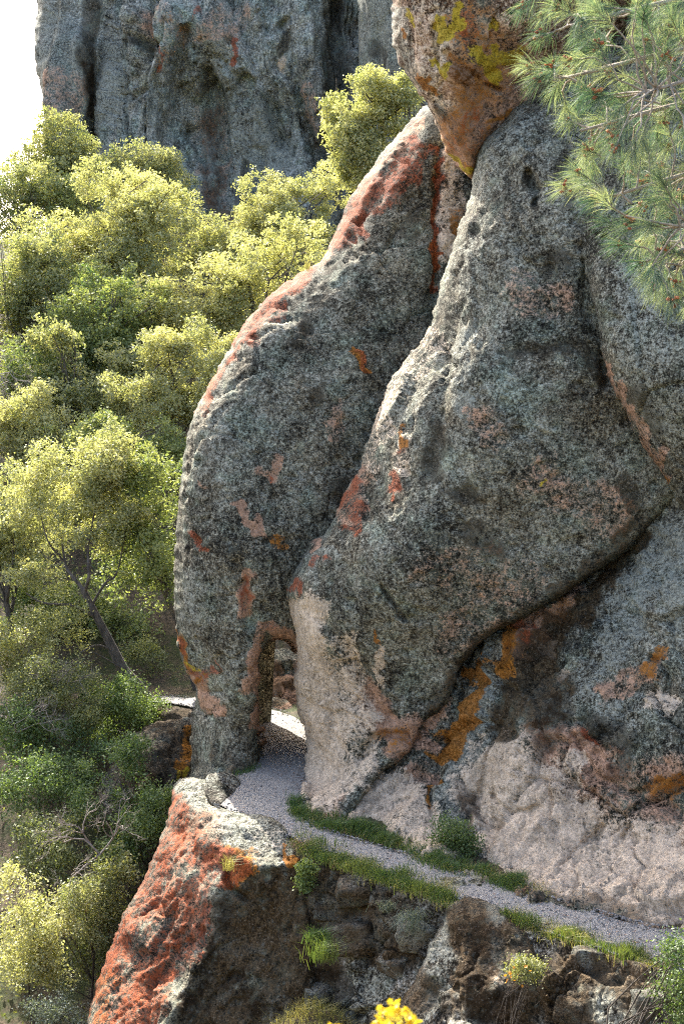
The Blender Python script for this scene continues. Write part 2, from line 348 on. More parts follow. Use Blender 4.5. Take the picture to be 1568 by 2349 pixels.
# ------------------------------------------------------------------ rock builder
def rock(name, label, cat, outline, fields, R=90, A=1.6, back=3.0, step=4, hole=None, Rh=35, Ah=0.8, tun=3.0,
         bumps=((0.30, 0.35, 3), (0.10, 1.3, 3), (0.035, 5.0, 2)), grooves=(), zones=(), mat='rock', seed=1, rough_edge=5,
         stretch=(1, 1, 1), sharp=0.25, group=None, kind=None, parent=None, pits=0.0, facets=((0.30, 0.16, 0.10, .03), (0.75, 0.06, 0.04, .04), (2.3, 0.03, 0.015)), ridges=(), n=8, wob=26, tight=None):
    """a closed boulder: its outline at its own distance, faces given by control points, rounded rim, thick back.
    zones: (channel, [(u,v)...], radius, strength)"""
    ol = spline(outline, n, True); rs = RS(seed)
    u0, v0 = ol.min(0) - 3 * step; u1, v1 = ol.max(0) + 3 * step
    U, V = np.meshgrid(np.arange(u0, u1, step), np.arange(v0, v1, step)); sh = U.shape
    q = np.c_[U.ravel(), V.ravel()]
    sd = signed(q, ol)
    q3 = np.c_[q / 22.0, np.full(len(q), seed * 3.1)]
    sd = sd + rough_edge * fbm(q3, 3, seed)
    sdo = sd.copy()
    if hole is not None:
        hp = spline(hole, 8, True); sh_ = -signed(q, hp) + 4 * fbm(q3 * 0.8, 3, seed + 5); sd = np.minimum(sd, sh_)
    S = sd.reshape(sh); gv, gu = np.gradient(S, step)
    gl = np.sqrt(gu ** 2 + gv ** 2) + 1e-6; gu, gv = (gu / gl).ravel(), (gv / gl).ravel()
    out = sd < 0
    qs = q.copy(); mv = np.where(out, -sd, 0)
    qs[:, 0] += np.clip(mv, 0, 1.6 * step) * gu; qs[:, 1] += np.clip(mv, 0, 1.6 * step) * gv
    # depth of the faces
    if not isinstance(fields[0], list): fields = [list(fields)]
    Y = None
    for k, f in enumerate(fields):
        qw = qs + 14 * np.c_[noise(np.c_[qs / 60, np.full(len(qs), k + .5)], seed), noise(np.c_[qs / 60, np.full(len(qs), k + 9.5)], seed)] if len(fields) > 1 else qs
        y = TPS(f)(qw)
        if Y is None: Y = y
        else:
            hh = np.clip(0.5 + 0.5 * (y - Y) / sharp, 0, 1); Y = Y * (1 - hh) + y * hh + sharp * hh * (1 - hh)
    if tight is not None:
        tg = np.exp(-(seg_dist(q, spline(tight, 6)) / 80) ** 2); R = R * (1 - .75 * tg); A = A * (1 - .35 * tg)
    qq = np.clip(np.maximum(sdo, 0) / R, 0, 1); Y = Y + A * (1 - np.sqrt(np.clip(1 - (1 - qq) ** 2, 0, 1)))
    if hole is not None:
        qq = np.clip(np.maximum(sh_, 0) / Rh, 0, 1); Y = Y + Ah * (1 - np.sqrt(np.clip(1 - (1 - qq) ** 2, 0, 1)))
    W = P(qs[:, 0], qs[:, 1], Y).reshape(*sh, 3)
    du = np.gradient(W, axis=1); dv = np.gradient(W, axis=0)
    N = np.cross(dv, du); N /= np.linalg.norm(N, axis=-1, keepdims=True) + 1e-9
    N = np.where((N[..., 1:2] > 0), -N, N).reshape(-1, 3); W = W.reshape(-1, 3)
    wq = qs + 7 * np.c_[noise(q3 * 0.9, seed + 31), noise(q3 * 0.9 + 50, seed + 31)]
    for pts, wd, dep in grooves:
        pl = spline(pts, 6) if len(pts) > 2 else np.array(pts, float)
        d = seg_dist(wq, pl); Y = Y + dep * np.exp(-(d / wd) ** 2)
    W = P(qs[:, 0], qs[:, 1], Y)
    ws = W * np.array(stretch)
    act = np.nonzero(sd > -2.5 * step)[0]; wa = ws[act]; da = np.zeros(len(act))
    for amp, fr, oc in bumps: da += amp * fbm(wa * fr + seed * 7.3, oc, seed + int(fr * 10))
    if pits > 0:
        pn = fbm(wa * 1.9 + 31.0, 2, seed + 77); da -= pits * sstep(0.28, 0.6, pn)
        pn = fbm(wa * 5.0 + 11.0, 2, seed + 78); da -= 0.35 * pits * sstep(0.3, 0.6, pn)
    for amp, fr in ridges: da += amp * np.abs(fbm(wa * fr + 17.0, 2, seed + 60)) - amp * .3
    for fct in facets:
        fr, amp, crk = fct[:3]; cw = fct[3] if len(fct) > 3 else 0.14
        g = wa * fr; g = g + 0.30 * np.stack([fbm(g * 1.1, 2, 3), fbm(g * 1.1, 2, 4), fbm(g * 1.1, 2, 5)], -1)
        d1, d2, hid, off_, tl = cells(g, seed + int(fr * 7))
        m_ = sstep(-.25, .35, noise(wa * fr * .35 + 5, seed + 9))
        da += amp * m_ * ((hid - 0.5) * 0.8 + (off_ * tl).sum(1) * 1.1) - crk * m_ * (1 - sstep(0.0, cw, d2 - d1))
    disp = np.zeros(len(W)); disp[act] = da
    disp *= 0.15 + 0.85 * sstep(0, 42, sdo)
    W = W + N * disp[:, None]
    # stains, with some painted sunlight and groove shade among them
    za = np.zeros((len(W), 4)); zb = np.zeros((len(W), 4))
    ch = dict(red=(za, 0), pink=(za, 1), pale=(za, 2), black=(za, 3), yellow=(zb, 0), moss=(zb, 1), grey=(zb, 2), orange=(zb, 3))
    wz = qs + wob * np.c_[fbm(q3 * 0.45, 3, seed + 41), fbm(q3 * 0.45 + 60, 3, seed + 41)]
    for c, pts, rad, st in zones:
        a, k = ch[c]
        if callable(pts): zz = pts(wz, W, N) * st
        else:
            d = seg_dist(wz, np.array(pts, float)) if len(pts) > 1 else np.linalg.norm(wz - np.array(pts[0]), axis=1)
            zz = st * (1 - sstep(0.55 * rad, 1.35 * rad, d))
        a[:, k] = np.maximum(a[:, k], zz)
    # faces
    idx = np.arange(len(W)).reshape(sh)
    keep = (sd.reshape(sh) > -1.5 * step)
    cn = keep[:-1, :-1] & keep[1:, :-1] & keep[:-1, 1:] & keep[1:, 1:]
    ins = sd.reshape(sh) > 0
    cn &= (ins[:-1, :-1] | ins[1:, :-1] | ins[:-1, 1:] | ins[1:, 1:])
    fq = np.stack([idx[:-1, :-1], idx[1:, :-1], idx[1:, 1:], idx[:-1, 1:]], -1)[cn]
    e = np.concatenate([fq[:, [0, 1]], fq[:, [1, 2]], fq[:, [2, 3]], fq[:, [3, 0]]])
    es = np.sort(e, 1); key = es[:, 0] * len(W) + es[:, 1]
    _, inv, cnt = np.unique(key, return_inverse=True, return_counts=True)
    be = e[cnt[inv] == 1]
    bv = np.unique(be); loc = -np.ones(len(W), int); loc[bv] = np.arange(len(bv))
    verts = [W]; A_ = [za]; B_ = [zb]; faces = [fq]
    off = len(W); prev = bv.copy()
    ishole = (sh_[bv] < sdo[bv]) if hole is not None else np.zeros(len(bv), bool)
    cu, cv = ol.mean(0)
    rings = [(6, 0.35), (26, 0.7), (60, 1.0)]
    bl = loc[be]
    for (inn, fr) in rings:
        uu = qs[bv, 0] + np.where(ishole, gu[bv] * 12 * fr, gu[bv] * inn); vv_ = qs[bv, 1] + np.where(ishole, gv[bv] * 12 * fr, gv[bv] * inn)
        yy = W[bv, 1] + np.where(ishole, tun * fr, back * fr)
        R_ = P(uu, vv_, yy); R_ = R_ + 0.10 * np.stack([noise(R_ * 1.2, 3), noise(R_ * 1.2, 4), noise(R_ * 1.2, 5)], -1)
        verts.append(R_); A_.append(za[bv]); B_.append(zb[bv])
        cur = off + np.arange(len(bv)); off += len(bv)
        faces.append(np.stack([prev[bl[:, 1]], prev[bl[:, 0]], cur[bl[:, 0]], cur[bl[:, 1]]], -1)); prev = cur
    ob = bl[~ishole[bl[:, 0]]]
    verts.append(P(cu, cv, W[bv, 1].mean() + back * 1.1)[None]); A_.append(np.zeros((1, 4))); B_.append(np.zeros((1, 4)))
    tri = np.stack([prev[ob[:, 1]], prev[ob[:, 0]], np.full(len(ob), off)], -1)
    verts = np.concatenate(verts); A_ = np.concatenate(A_); B_ = np.concatenate(B_)
    used = np.zeros(len(verts), bool)
    for f in faces + [tri]: used[f.ravel()] = True
    rm = np.cumsum(used) - 1
    faces = [rm[f] for f in faces]; tri = rm[tri]; verts = verts[used]
    org = (verts[:, 0].mean(), verts[:, 1].mean(), verts[:, 2].min())
    o = mesh(name, verts, faces + [tri], M[mat], parent, True, dict(zone_a=A_[used], zone_b=B_[used]), org)
    if parent is None: tag(o, label, cat, group, kind)
    return o

# ------------------------------------------------------------------ terrain and path
PL = [(190, 1600), (330, 1608), (440, 1622), (560, 1650), (594, 1690), (592, 1735), (556, 1772), (508, 1800), (500, 1842), (585, 1888), (690, 1930), (830, 1980), (1000, 2042), (1150, 2094), (1290, 2145), (1400, 2180), (1530, 2217), (1640, 2258), (1850, 2325), (2100, 2400)]
PR = [(190, 1588), (330, 1596), (440, 1601), (600, 1622), (696, 1660), (712, 1720), (706, 1765), (696, 1800), (682, 1838), (705, 1885), (790, 1920), (930, 1962), (1090, 2010), (1230, 2055), (1370, 2097), (1480, 2124), (1600, 2152), (1720, 2185), (1930, 2245), (2180, 2310)]
pl = G(*spline(PL, 14).T); pr = G(*spline(PR, 14).T)
_o = np.where((np.arange(len(pl)) < 58)[:, None], np.array([[-0.2, -0.5]]), np.array([[-0.1, 0.2]]))
plat = np.concatenate([(pl[:, :2] + _o)[::-1], G(np.array([100., 110.]), np.array([1606., 1580.]))[:, :2], [[-7, 52], [30, 54], [34, 18], [12, 18]]])
def terrain(x, y):
    x = np.asarray(x, float); y = np.asarray(y, float); q = np.c_[x.ravel(), y.ravel()]
    z = np.interp(q[:, 1], [-400, -60, -6, 0, 3, 6, 10, 15, 22, 30, 36, 42, 46, 50, 56, 64, 74, 84, 94, 110, 160, 300, 900], [10, 14, 9.5, 8.6, 8.0, 6.6, 3.2, -2.5, -7.5, -7.2, -5.8, -3.4, -1.2, 0.4, 3.2, 7.5, 12.5, 17.5, 21, 23, 12, 2, 0])
    z = z - 0.10 * np.clip(-8 - q[:, 0], 0, 40) * sstep(20, 50, q[:, 1]) + 1.0 * fbm(np.c_[q * 0.09, np.zeros(len(q))], 3, 5) + 0.18 * fbm(np.c_[q * 0.6, np.zeros(len(q))], 3, 6)
    z = z + np.clip(q[:, 0] - 8, 0, 30) * 0.35 * sstep(30, 5, np.abs(q[:, 1] - 12))
    d = -signed(q, plat); k = sstep(-0.1, 0.5, d)
    z = np.where(q[:, 1] < 47, -0.06 * (1 - k) + z * k, np.maximum(z, -0.06) * sstep(47, 52, q[:, 1]) + (1 - sstep(47, 52, q[:, 1])) * (-0.06 * (1 - k) + z * k))
    # small terrace below the ledge
    b = np.exp(-(((q[:, 0] + 0.6) / 2.0) ** 2 + ((q[:, 1] - 28.0) / 2.4) ** 2) ** 1.5)
    z = z * (1 - b) + (-2.75 + 0.35 * fbm(np.c_[q * 0.9, np.zeros(len(q))], 2, 9)) * b
    return z.reshape(x.shape)
def build_ground():
    xs = np.r_[-1200, -600, -300, -160, -90, -60, np.arange(-44, 30.1, 0.45), 40, 60, 100, 200, 400, 900, 1500]
    ys = np.r_[-400, -200, -80, -30, np.arange(-12, 100, 0.45), 106, 115, 130, 160, 220, 320, 500, 900, 1800]
    X, Y = np.meshgrid(xs, ys); Z = terrain(X, Y); i = np.arange(X.size).reshape(X.shape)
    fq = np.stack([i[:-1, :-1], i[:-1, 1:], i[1:, 1:], i[1:, :-1]], -1).reshape(-1, 4)
    o = mesh('ground', np.stack([X, Y, Z], -1).reshape(-1, 3), fq, M['ground']); tag(o, 'brown soil hillside under the trees and rocks', None, kind='structure')
build_ground()
def build_path():
    n, m = len(pl), 22; s = np.linspace(0, 1, m)[None, :, None]
    eL = s * 0; W = pl[:, None] * (1 - s) + pr[:, None] * s; wn_ = (pr - pl) / np.linalg.norm(pr - pl, axis=1, keepdims=True)
    jl = (.16 * fbm(pl * 1.4, 3, 21))[:, None, None]; jr = (.14 * fbm(pr * 1.4, 3, 22))[:, None, None]; W = W + wn_[:, None] * (jl * (1 - s) + jr * s); W = W.reshape(-1, 3)
    e = np.tile(np.minimum(s[0, :, 0], 1 - s[0, :, 0]), n)
    W[:, 2] = 0.012 + 0.05 * sstep(0, 0.2, e) * 0.4 + 0.03 * fbm(W * 1.5, 3, 8) + 0.012 * noise(W * 9, 3)
    i = np.arange(n * m).reshape(n, m)
    fq = np.stack([i[:-1, :-1], i[:-1, 1:], i[1:, 1:], i[1:, :-1]], -1).reshape(-1, 4)
    o = mesh('path', W, fq, M['path']); tag(o, 'grey gravel trail curving through the rock arch', None, kind='structure')
    # loose gravel: thousands of little stones, thicker at the trail's edges
    rs = RS(4); N = 9000
    t = rs.rand(N) ** 0.75 * (n - 1); i0 = np.clip(t.astype(int), 0, n - 2); f = (t - i0)[:, None]
    a = pl[i0] * (1 - f) + pl[i0 + 1] * f; b = pr[i0] * (1 - f) + pr[i0 + 1] * f
    k = np.where(rs.rand(N) < 0.62, rs.beta(0.35, 0.35, N), rs.rand(N))[:, None]; k = -0.09 + 1.18 * k
    c = a * (1 - k) + b * k; c[:, 2] = 0.03 + 0.03 * fbm(c * 1.5 * np.array([1, 1, 0]), 3, 8)
    r = 0.012 + 0.026 * rs.rand(N) ** 2.5
    oct_ = np.array([[1, 0, 0], [-1, 0, 0], [0, 1, 0], [0, -1, 0], [0, 0, 1], [0, 0, -1]], float)
    of = np.array([[0, 2, 4], [2, 1, 4], [1, 3, 4], [3, 0, 4], [2, 0, 5], [1, 2, 5], [3, 1, 5], [0, 3, 5]])
    v = c[:, None] + oct_[None] * r[:, None, None] * (0.6 + 0.8 * rs.rand(N, 6, 1)) * np.array([1.2, 1.0, 0.7])
    th = rs.rand(N) * 6.28; d = v - c[:, None]; v[..., 0] = c[:, None, 0] + d[..., 0] * np.cos(th)[:, None] - d[..., 1] * np.sin(th)[:, None]; v[..., 1] = c[:, None, 1] + d[..., 0] * np.sin(th)[:, None] + d[..., 1] * np.cos(th)[:, None]
    fc = (np.arange(N)[:, None, None] * 6 + of[None]).reshape(-1, 3)
    o = mesh('gravel', v.reshape(-1, 3), fc, M['gravel'], smooth=False, attrs=dict(tone=np.repeat(rs.rand(N), 6)))
    tag(o, 'loose grey gravel scattered over the trail', 'gravel', kind='stuff')
def gravel_mat():
    t = NT('loose_gravel'); at = t.attr('tone')
    t.bsdf(t.mix(at.outputs['Fac'], (0.075, 0.072, 0.067), (0.40, 0.385, 0.36)), 0.95); return t.m
M['gravel'] = gravel_mat()
build_path()

# ------------------------------------------------------------------ the rocks
SM = ((0.34, 0.28, 2), (0.05, 1.0, 2), (0.018, 4.0, 2), (0.018, 11.0, 2))
# far cliffs behind the trees
CB = ((1.6, 0.10, 3), (0.45, 0.4, 3), (0.16, 1.4, 3))
rock('cliff_pillar', 'tall shaded rock pillar against the white sky, left end of the far cliff', 'cliff',
     [(85, -160), (84, 0), (79, 75), (77, 125), (90, 190), (98, 240), (105, 400), (120, 560), (300, 560), (300, 200), (300, -160)],
     [(80, 100, 104), (200, 100, 103), (140, 300, 102), (240, 0, 105), (260, 300, 106), (140, -160, 104)], 55, 5, 10, 4, bumps=CB, ridges=((1.8, .12), (.8, .35)), stretch=(1, 1, .3), mat='cliff', seed=3, wob=12,
     zones=[('black', [(215, -50), (205, 100), (200, 230)], 22, .75), ('moss', [(200, 150), (208, 260)], 14, .7), ('pink', [(150, 200), (140, 260)], 45, .42), ('grey', [(110, 60), (150, 130)], 50, .5)])
rock('cliff_slab', 'narrow grey cliff slab showing beside the overhanging yellow-stained rock', 'cliff',
     [(818, -160), (820, 0), (822, 80), (826, 160), (835, 260), (850, 420), (1000, 420), (1000, -160)],
     [(830, 0, 94), (920, 0, 92), (840, 300, 94), (940, 300, 92), (900, 150, 92.5)], 30, 2.5, 8, 4, bumps=((0.8, 0.12, 3), (0.3, 0.5, 3), (0.12, 1.6, 3)), ridges=((1.2, .15), (.5, .4)), stretch=(1, 1, .3), mat='cliff', seed=5,
     zones=[('grey', [(860, 0), (880, 150)], 60, .55), ('black', [(860, 110), (900, 140)], 18, .6)])
rock('cliff', 'broad shaded grey-green cliff wall with vertical folds behind the trees', 'cliff',
     [(252, -160), (250, -20), (230, 30), (214, 70), (205, 130), (206, 200), (214, 290), (225, 420), (240, 620), (880, 620), (880, -160)],
     [(240, 100, 101), (330, 100, 98), (430, 60, 97), (480, 300, 99.5), (560, 150, 97), (640, 250, 97.5), (740, 200, 97), (790, 100, 99), (860, 100, 100), (300, 450, 97), (600, 480, 96), (760, 480, 97), (450, 500, 98.5), (500, -150, 101)],
     70, 6, 12, 4, bumps=((1.2, 0.13, 3), (0.55, 0.42, 3), (0.22, 1.3, 3)), stretch=(1.3, 1, .35), mat='cliff', seed=4, wob=16, pits=0.35,
     grooves=[([(420, 60), (400, 130), (395, 200), (430, 300)], 20, 1.5), ([(470, 180), (490, 260), (500, 330), (505, 480)], 26, 1.3), ([(505, 350), (520, 300), (495, 200)], 12, .9), ([(560, 480), (555, 380), (540, 300), (548, 200)], 16, 1.4),
              ([(650, 50), (660, 120), (680, 190), (690, 270), (730, 340), (760, 400)], 14, 1.6), ([(690, 270), (700, 330), (745, 380)], 8, 1.0), ([(300, 80), (312, 130)], 8, .8), ([(345, 90), (352, 200)], 10, .8), ([(770, 0), (775, 200), (765, 320)], 24, 2.0), ([(570, 340), (575, 440)], 12, 1.1), ([(280, 60), (262, 200), (290, 330)], 20, 1.0), ([(600, 30), (600, 150), (620, 300)], 18, 1.0)], facets=((0.18, 0.5, .7, .05), (0.7, .2, .2, .06)), ridges=((4.5, .085), (1.6, .27)),
     zones=[('black', [(470, 230), (485, 330), (475, 480)], 24, .42), ('black', [(555, 380), (545, 450)], 18, .45), ('black', [(775, 30), (780, 200), (765, 330)], 34, .58), ('black', [(310, 90), (315, 125)], 10, .9), ('black', [(648, 85), (655, 110)], 12, .8),  # black strokes put the shade of the grooves and cave into the colour
            ('red', [(345, 95), (358, 130), (356, 165)], 6, .7), ('red', [(448, 5), (440, 30)], 7, .6), ('red', [(537, 65), (538, 110), (536, 155)], 6, .95), ('orange', [(360, 150), (400, 40)], 24, .25),
            ('pink', [(340, 40), (400, 60), (540, 20)], 50, .28), ('pink', [(700, 200), (740, 330)], 18, .42), ('pink', [(480, 280), (480, 440)], 40, .28),
            ('grey', [(240, 120), (240, 260)], 40, .6), ('grey', [(650, 125), (645, 150)], 14, .9), ('pale', [(650, 130), (648, 150)], 9, .75), ('grey', [(340, 180), (350, 260)], 24, .6), ('grey', [(600, 260), (580, 400), (640, 330)], 36, .62), ('grey', [(280, 300), (300, 360)], 30, .65), ('grey', [(480, 60), (520, 200), (530, 330)], 26, .5)])
# the arch rock
def top_lit(wz, W, N): return 0
rock('arch_boulder', 'huge grey lichen-covered boulder with the trail tunnel through its foot and red-stained left shoulder', 'boulder',
     [(981, 240), (949, 265), (919, 300), (884, 340), (859, 375), (829, 415), (809, 445), (790, 485), (765, 545), (735, 600), (700, 620), (645, 657), (600, 697), (565, 737), (530, 792), (500, 847), (475, 892), (450, 942), (435, 987), (425, 1037), (417, 1087), (410, 1150), (402, 1224), (398, 1300), (397, 1375), (402, 1435), (410, 1485), (425, 1535), (446, 1575), (447, 1605), (437, 1640), (436, 1700), (440, 1762), (440, 1850), (600, 1850), (760, 1850), (900, 1700), (1100, 1400), (1180, 900), (1180, 450), (1120, 330), (1060, 260)],
     [gp(440, 1750), gp(530, 1780), gp(600, 1760), (420, 1300, 37.6), (560, 1300, 36.6), (430, 1500, 37.7), (540, 1550, 37.0), (480, 1000, 38.0), (650, 1100, 37.4), (600, 750, 39.4), (720, 850, 38.4), (700, 650, 40.4), (800, 500, 41.4), (900, 600, 40.2), (980, 300, 42.6), (1000, 500, 40.8), (950, 900, 39), (700, 1450, 37.6), (900, 1300, 38.5), (1100, 900, 40.5), (1100, 400, 41.6)],
     105, 2.2, 2.6, 4, hole=[(604, 1860), (602, 1735), (600, 1675), (595, 1615), (592, 1565), (600, 1520), (614, 1482), (632, 1472), (655, 1477), (670, 1492), (684, 1525), (715, 1600), (730, 1700), (735, 1860)], Rh=34, Ah=1.0, tun=2.6,
     bumps=SM, seed=11, pits=0.10,
     grooves=[([(1010, 330), (1000, 420), (1003, 560), (998, 680)], 9, 0.25), ([(960, 300), (900, 400), (850, 470), (800, 560), (770, 620)], 14, 0.22), ([(545, 1290), (560, 1370), (575, 1430)], 12, 0.25), ([(445, 1585), (500, 1590)], 8, .25), ([(440, 1600), (465, 1650)], 6, .3)],
     zones=[('red', [(955, 350), (905, 415), (850, 450), (815, 490), (790, 545)], 30, .56), ('red', [(1000, 330), (960, 360)], 14, .6), ('red', [(830, 480), (820, 530)], 18, .85),
            ('red', [(700, 630), (650, 665), (610, 720), (585, 790)], 26, .6), ('red', [(560, 750), (510, 850), (470, 930)], 12, .62), ('red', [(660, 660), (610, 740)], 26, .5),
            ('pink', [(955, 290), (860, 390), (800, 500), (740, 600)], 16, .55), ('pink', [(700, 625), (560, 760), (460, 940)], 14, .55),
            ('red', [(1018, 350), (1002, 430), (1000, 520), (1003, 620), (1000, 670)], 8, .95), ('orange', [(1000, 560), (1004, 640)], 9, .8),
            ('orange', [(808, 792), (822, 828), (845, 850)], 9, .95), ('red', [(812, 800), (845, 855)], 7, .7), ('red', [(455, 1230), (465, 1250)], 10, .8), ('orange', [(620, 1235), (655, 1245)], 12, .55),
            ('pink', [(555, 1165), (590, 1225)], 14, .95), ('pink', [(565, 1325), (572, 1400)], 17, .8), ('red', [(570, 1335), (572, 1380)], 12, .42), ('pink', [(628, 1060), (615, 1090)], 16, .72), ('red', [(612, 1085), (614, 1105)], 5, .7), ('pink', [(780, 940), (760, 1010)], 22, .42), ('pink', [(475, 1120)], 9, .7),
            ('pink', [(610, 1440), (585, 1490), (578, 1560), (588, 1640), (596, 1700)], 17, .85), ('pink', [(605, 1450), (650, 1470), (685, 1490)], 13, .85), ('red', [(610, 1435), (600, 1470)], 9, .5), ('pink', [(690, 1480), (700, 1600), (715, 1700)], 22, .7),
            ('orange', [(408, 1445), (425, 1500), (440, 1550)], 10, .9), ('red', [(412, 1465), (424, 1500)], 7, .95), ('pink', [(445, 1560), (475, 1600), (495, 1625)], 15, .85), ('red', [(450, 1560), (480, 1535)], 8, .6), ('yellow', [(430, 1520), (455, 1545)], 6, .7),
            ('grey', [(450, 1330), (440, 1400)], 32, .55), ('pale', [(1050, 330), (1045, 440), (1030, 580)], 26, .62), ('pink', [(1050, 330), (1040, 440), (1030, 560)], 30, .45), ('orange', [(1050, 480), (1045, 520)], 18, .45), ('black', [(690, 720), (680, 790)], 20, .5), ('black', [(770, 600), (760, 660)], 14, .5), ('black', [(940, 480), (930, 530)], 20, .5), ('black', [(740, 900), (720, 910)], 16, .5), ('black', [(780, 1120), (790, 1180)], 22, .5),
            ('moss', [(480, 1740), (560, 1765)], 30, .45)])
# overhanging wedge at the top
rock('overhanging_boulder', 'warm pinkish wedge of rock with yellow and orange lichen hanging over the gap', 'boulder',
     [(893, -180), (897, 0), (899, 60), (903, 110), (925, 160), (955, 205), (985, 250), (1005, 300), (1025, 345), (1050, 375), (1078, 412), (1090, 400), (1120, 340), (1200, 300), (1320, 250), (1450, 150), (1450, -180)],
     [[(900, 50, 37.0), (1000, 50, 35.6), (1000, 250, 36.6), (1080, 410, 37.2), (960, 200, 36.5), (1050, 150, 35.5)],
      [(1050, 150, 35.5), (1000, 50, 35.4), (1080, 400, 37.0), (1150, 200, 36.4), (1200, 50, 35.3), (1350, 100, 36.5)]],
     45, 1.1, 4, 4, bumps=((0.2, 0.4, 2), (0.06, 1.3, 2), (0.02, 4.5, 2), (.015, 11, 2)), mat='warm', seed=21, pits=0.05, sharp=0.3,
     grooves=[([(1030, 120), (1060, 150), (1090, 180), (1140, 205)], 7, .22), ([(950, 190), (1000, 230), (1040, 290), (1060, 330)], 6, .15), ([(1000, 60), (1010, 140)], 9, .25)],
     zones=[('orange', [(1080, 40), (1110, 200), (1060, 300)], 60, .5), ('pale', [(1000, 60), (1040, 230), (1120, 80)], 100, .4), ('pink', [(1060, 200), (1090, 260), (1050, 330), (1060, 390)], 55, .9), ('pink', [(1150, 100), (1160, 220)], 60, .7), ('pink', [(960, 40), (970, 130)], 20, .6), ('red', [(1075, 30), (1080, 110)], 18, .5), ('red', [(1060, 330), (1080, 260)], 30, .34),  # broad pale and pink zones also brighten the wedge in place of sunlight
            ('grey', [(915, 40), (930, 130), (960, 190)], 28, .62), ('grey', [(1010, 20), (1010, 110)], 24, .55), ('grey', [(985, 200), (1030, 260), (1045, 340)], 16, .65), ('pale', [(1110, 60), (1110, 120)], 26, .6),
            ('yellow', [(1045, 10), (1050, 45)], 18, 0.92), ('yellow', [(1020, 60), (1020, 85)], 20, 0.83), ('yellow', [(1100, 120), (1120, 170)], 25, 0.98), ('yellow', [(1130, 135), (1180, 130)], 25, 0.71), ('yellow', [(1042, 150), (1040, 165)], 11, 0.98), ('yellow', [(1138, 60)], 14, 0.92), ('yellow', [(930, 35), (960, 60)], 9, 0.80), ('yellow', [(1010, 320), (1078, 405)], 9, 0.80), ('yellow', [(1000, 140), (1030, 180)], 9, 0.69),
            ('orange', [(960, 175), (985, 210)], 11, .85), ('orange', [(1070, 20), (1090, 100)], 14, .5), ('orange', [(928, 75), (932, 90)], 5, .9), ('orange', [(1110, 290), (1170, 250)], 9, .9), ('orange', [(1055, 370), (1080, 400)], 9, .7), ('orange', [(1150, 90), (1190, 200)], 30, .42),
            ('black', [(1060, 160), (1080, 180)], 10, .6), ('black', [(1000, 240), (1030, 270)], 8, .6)])
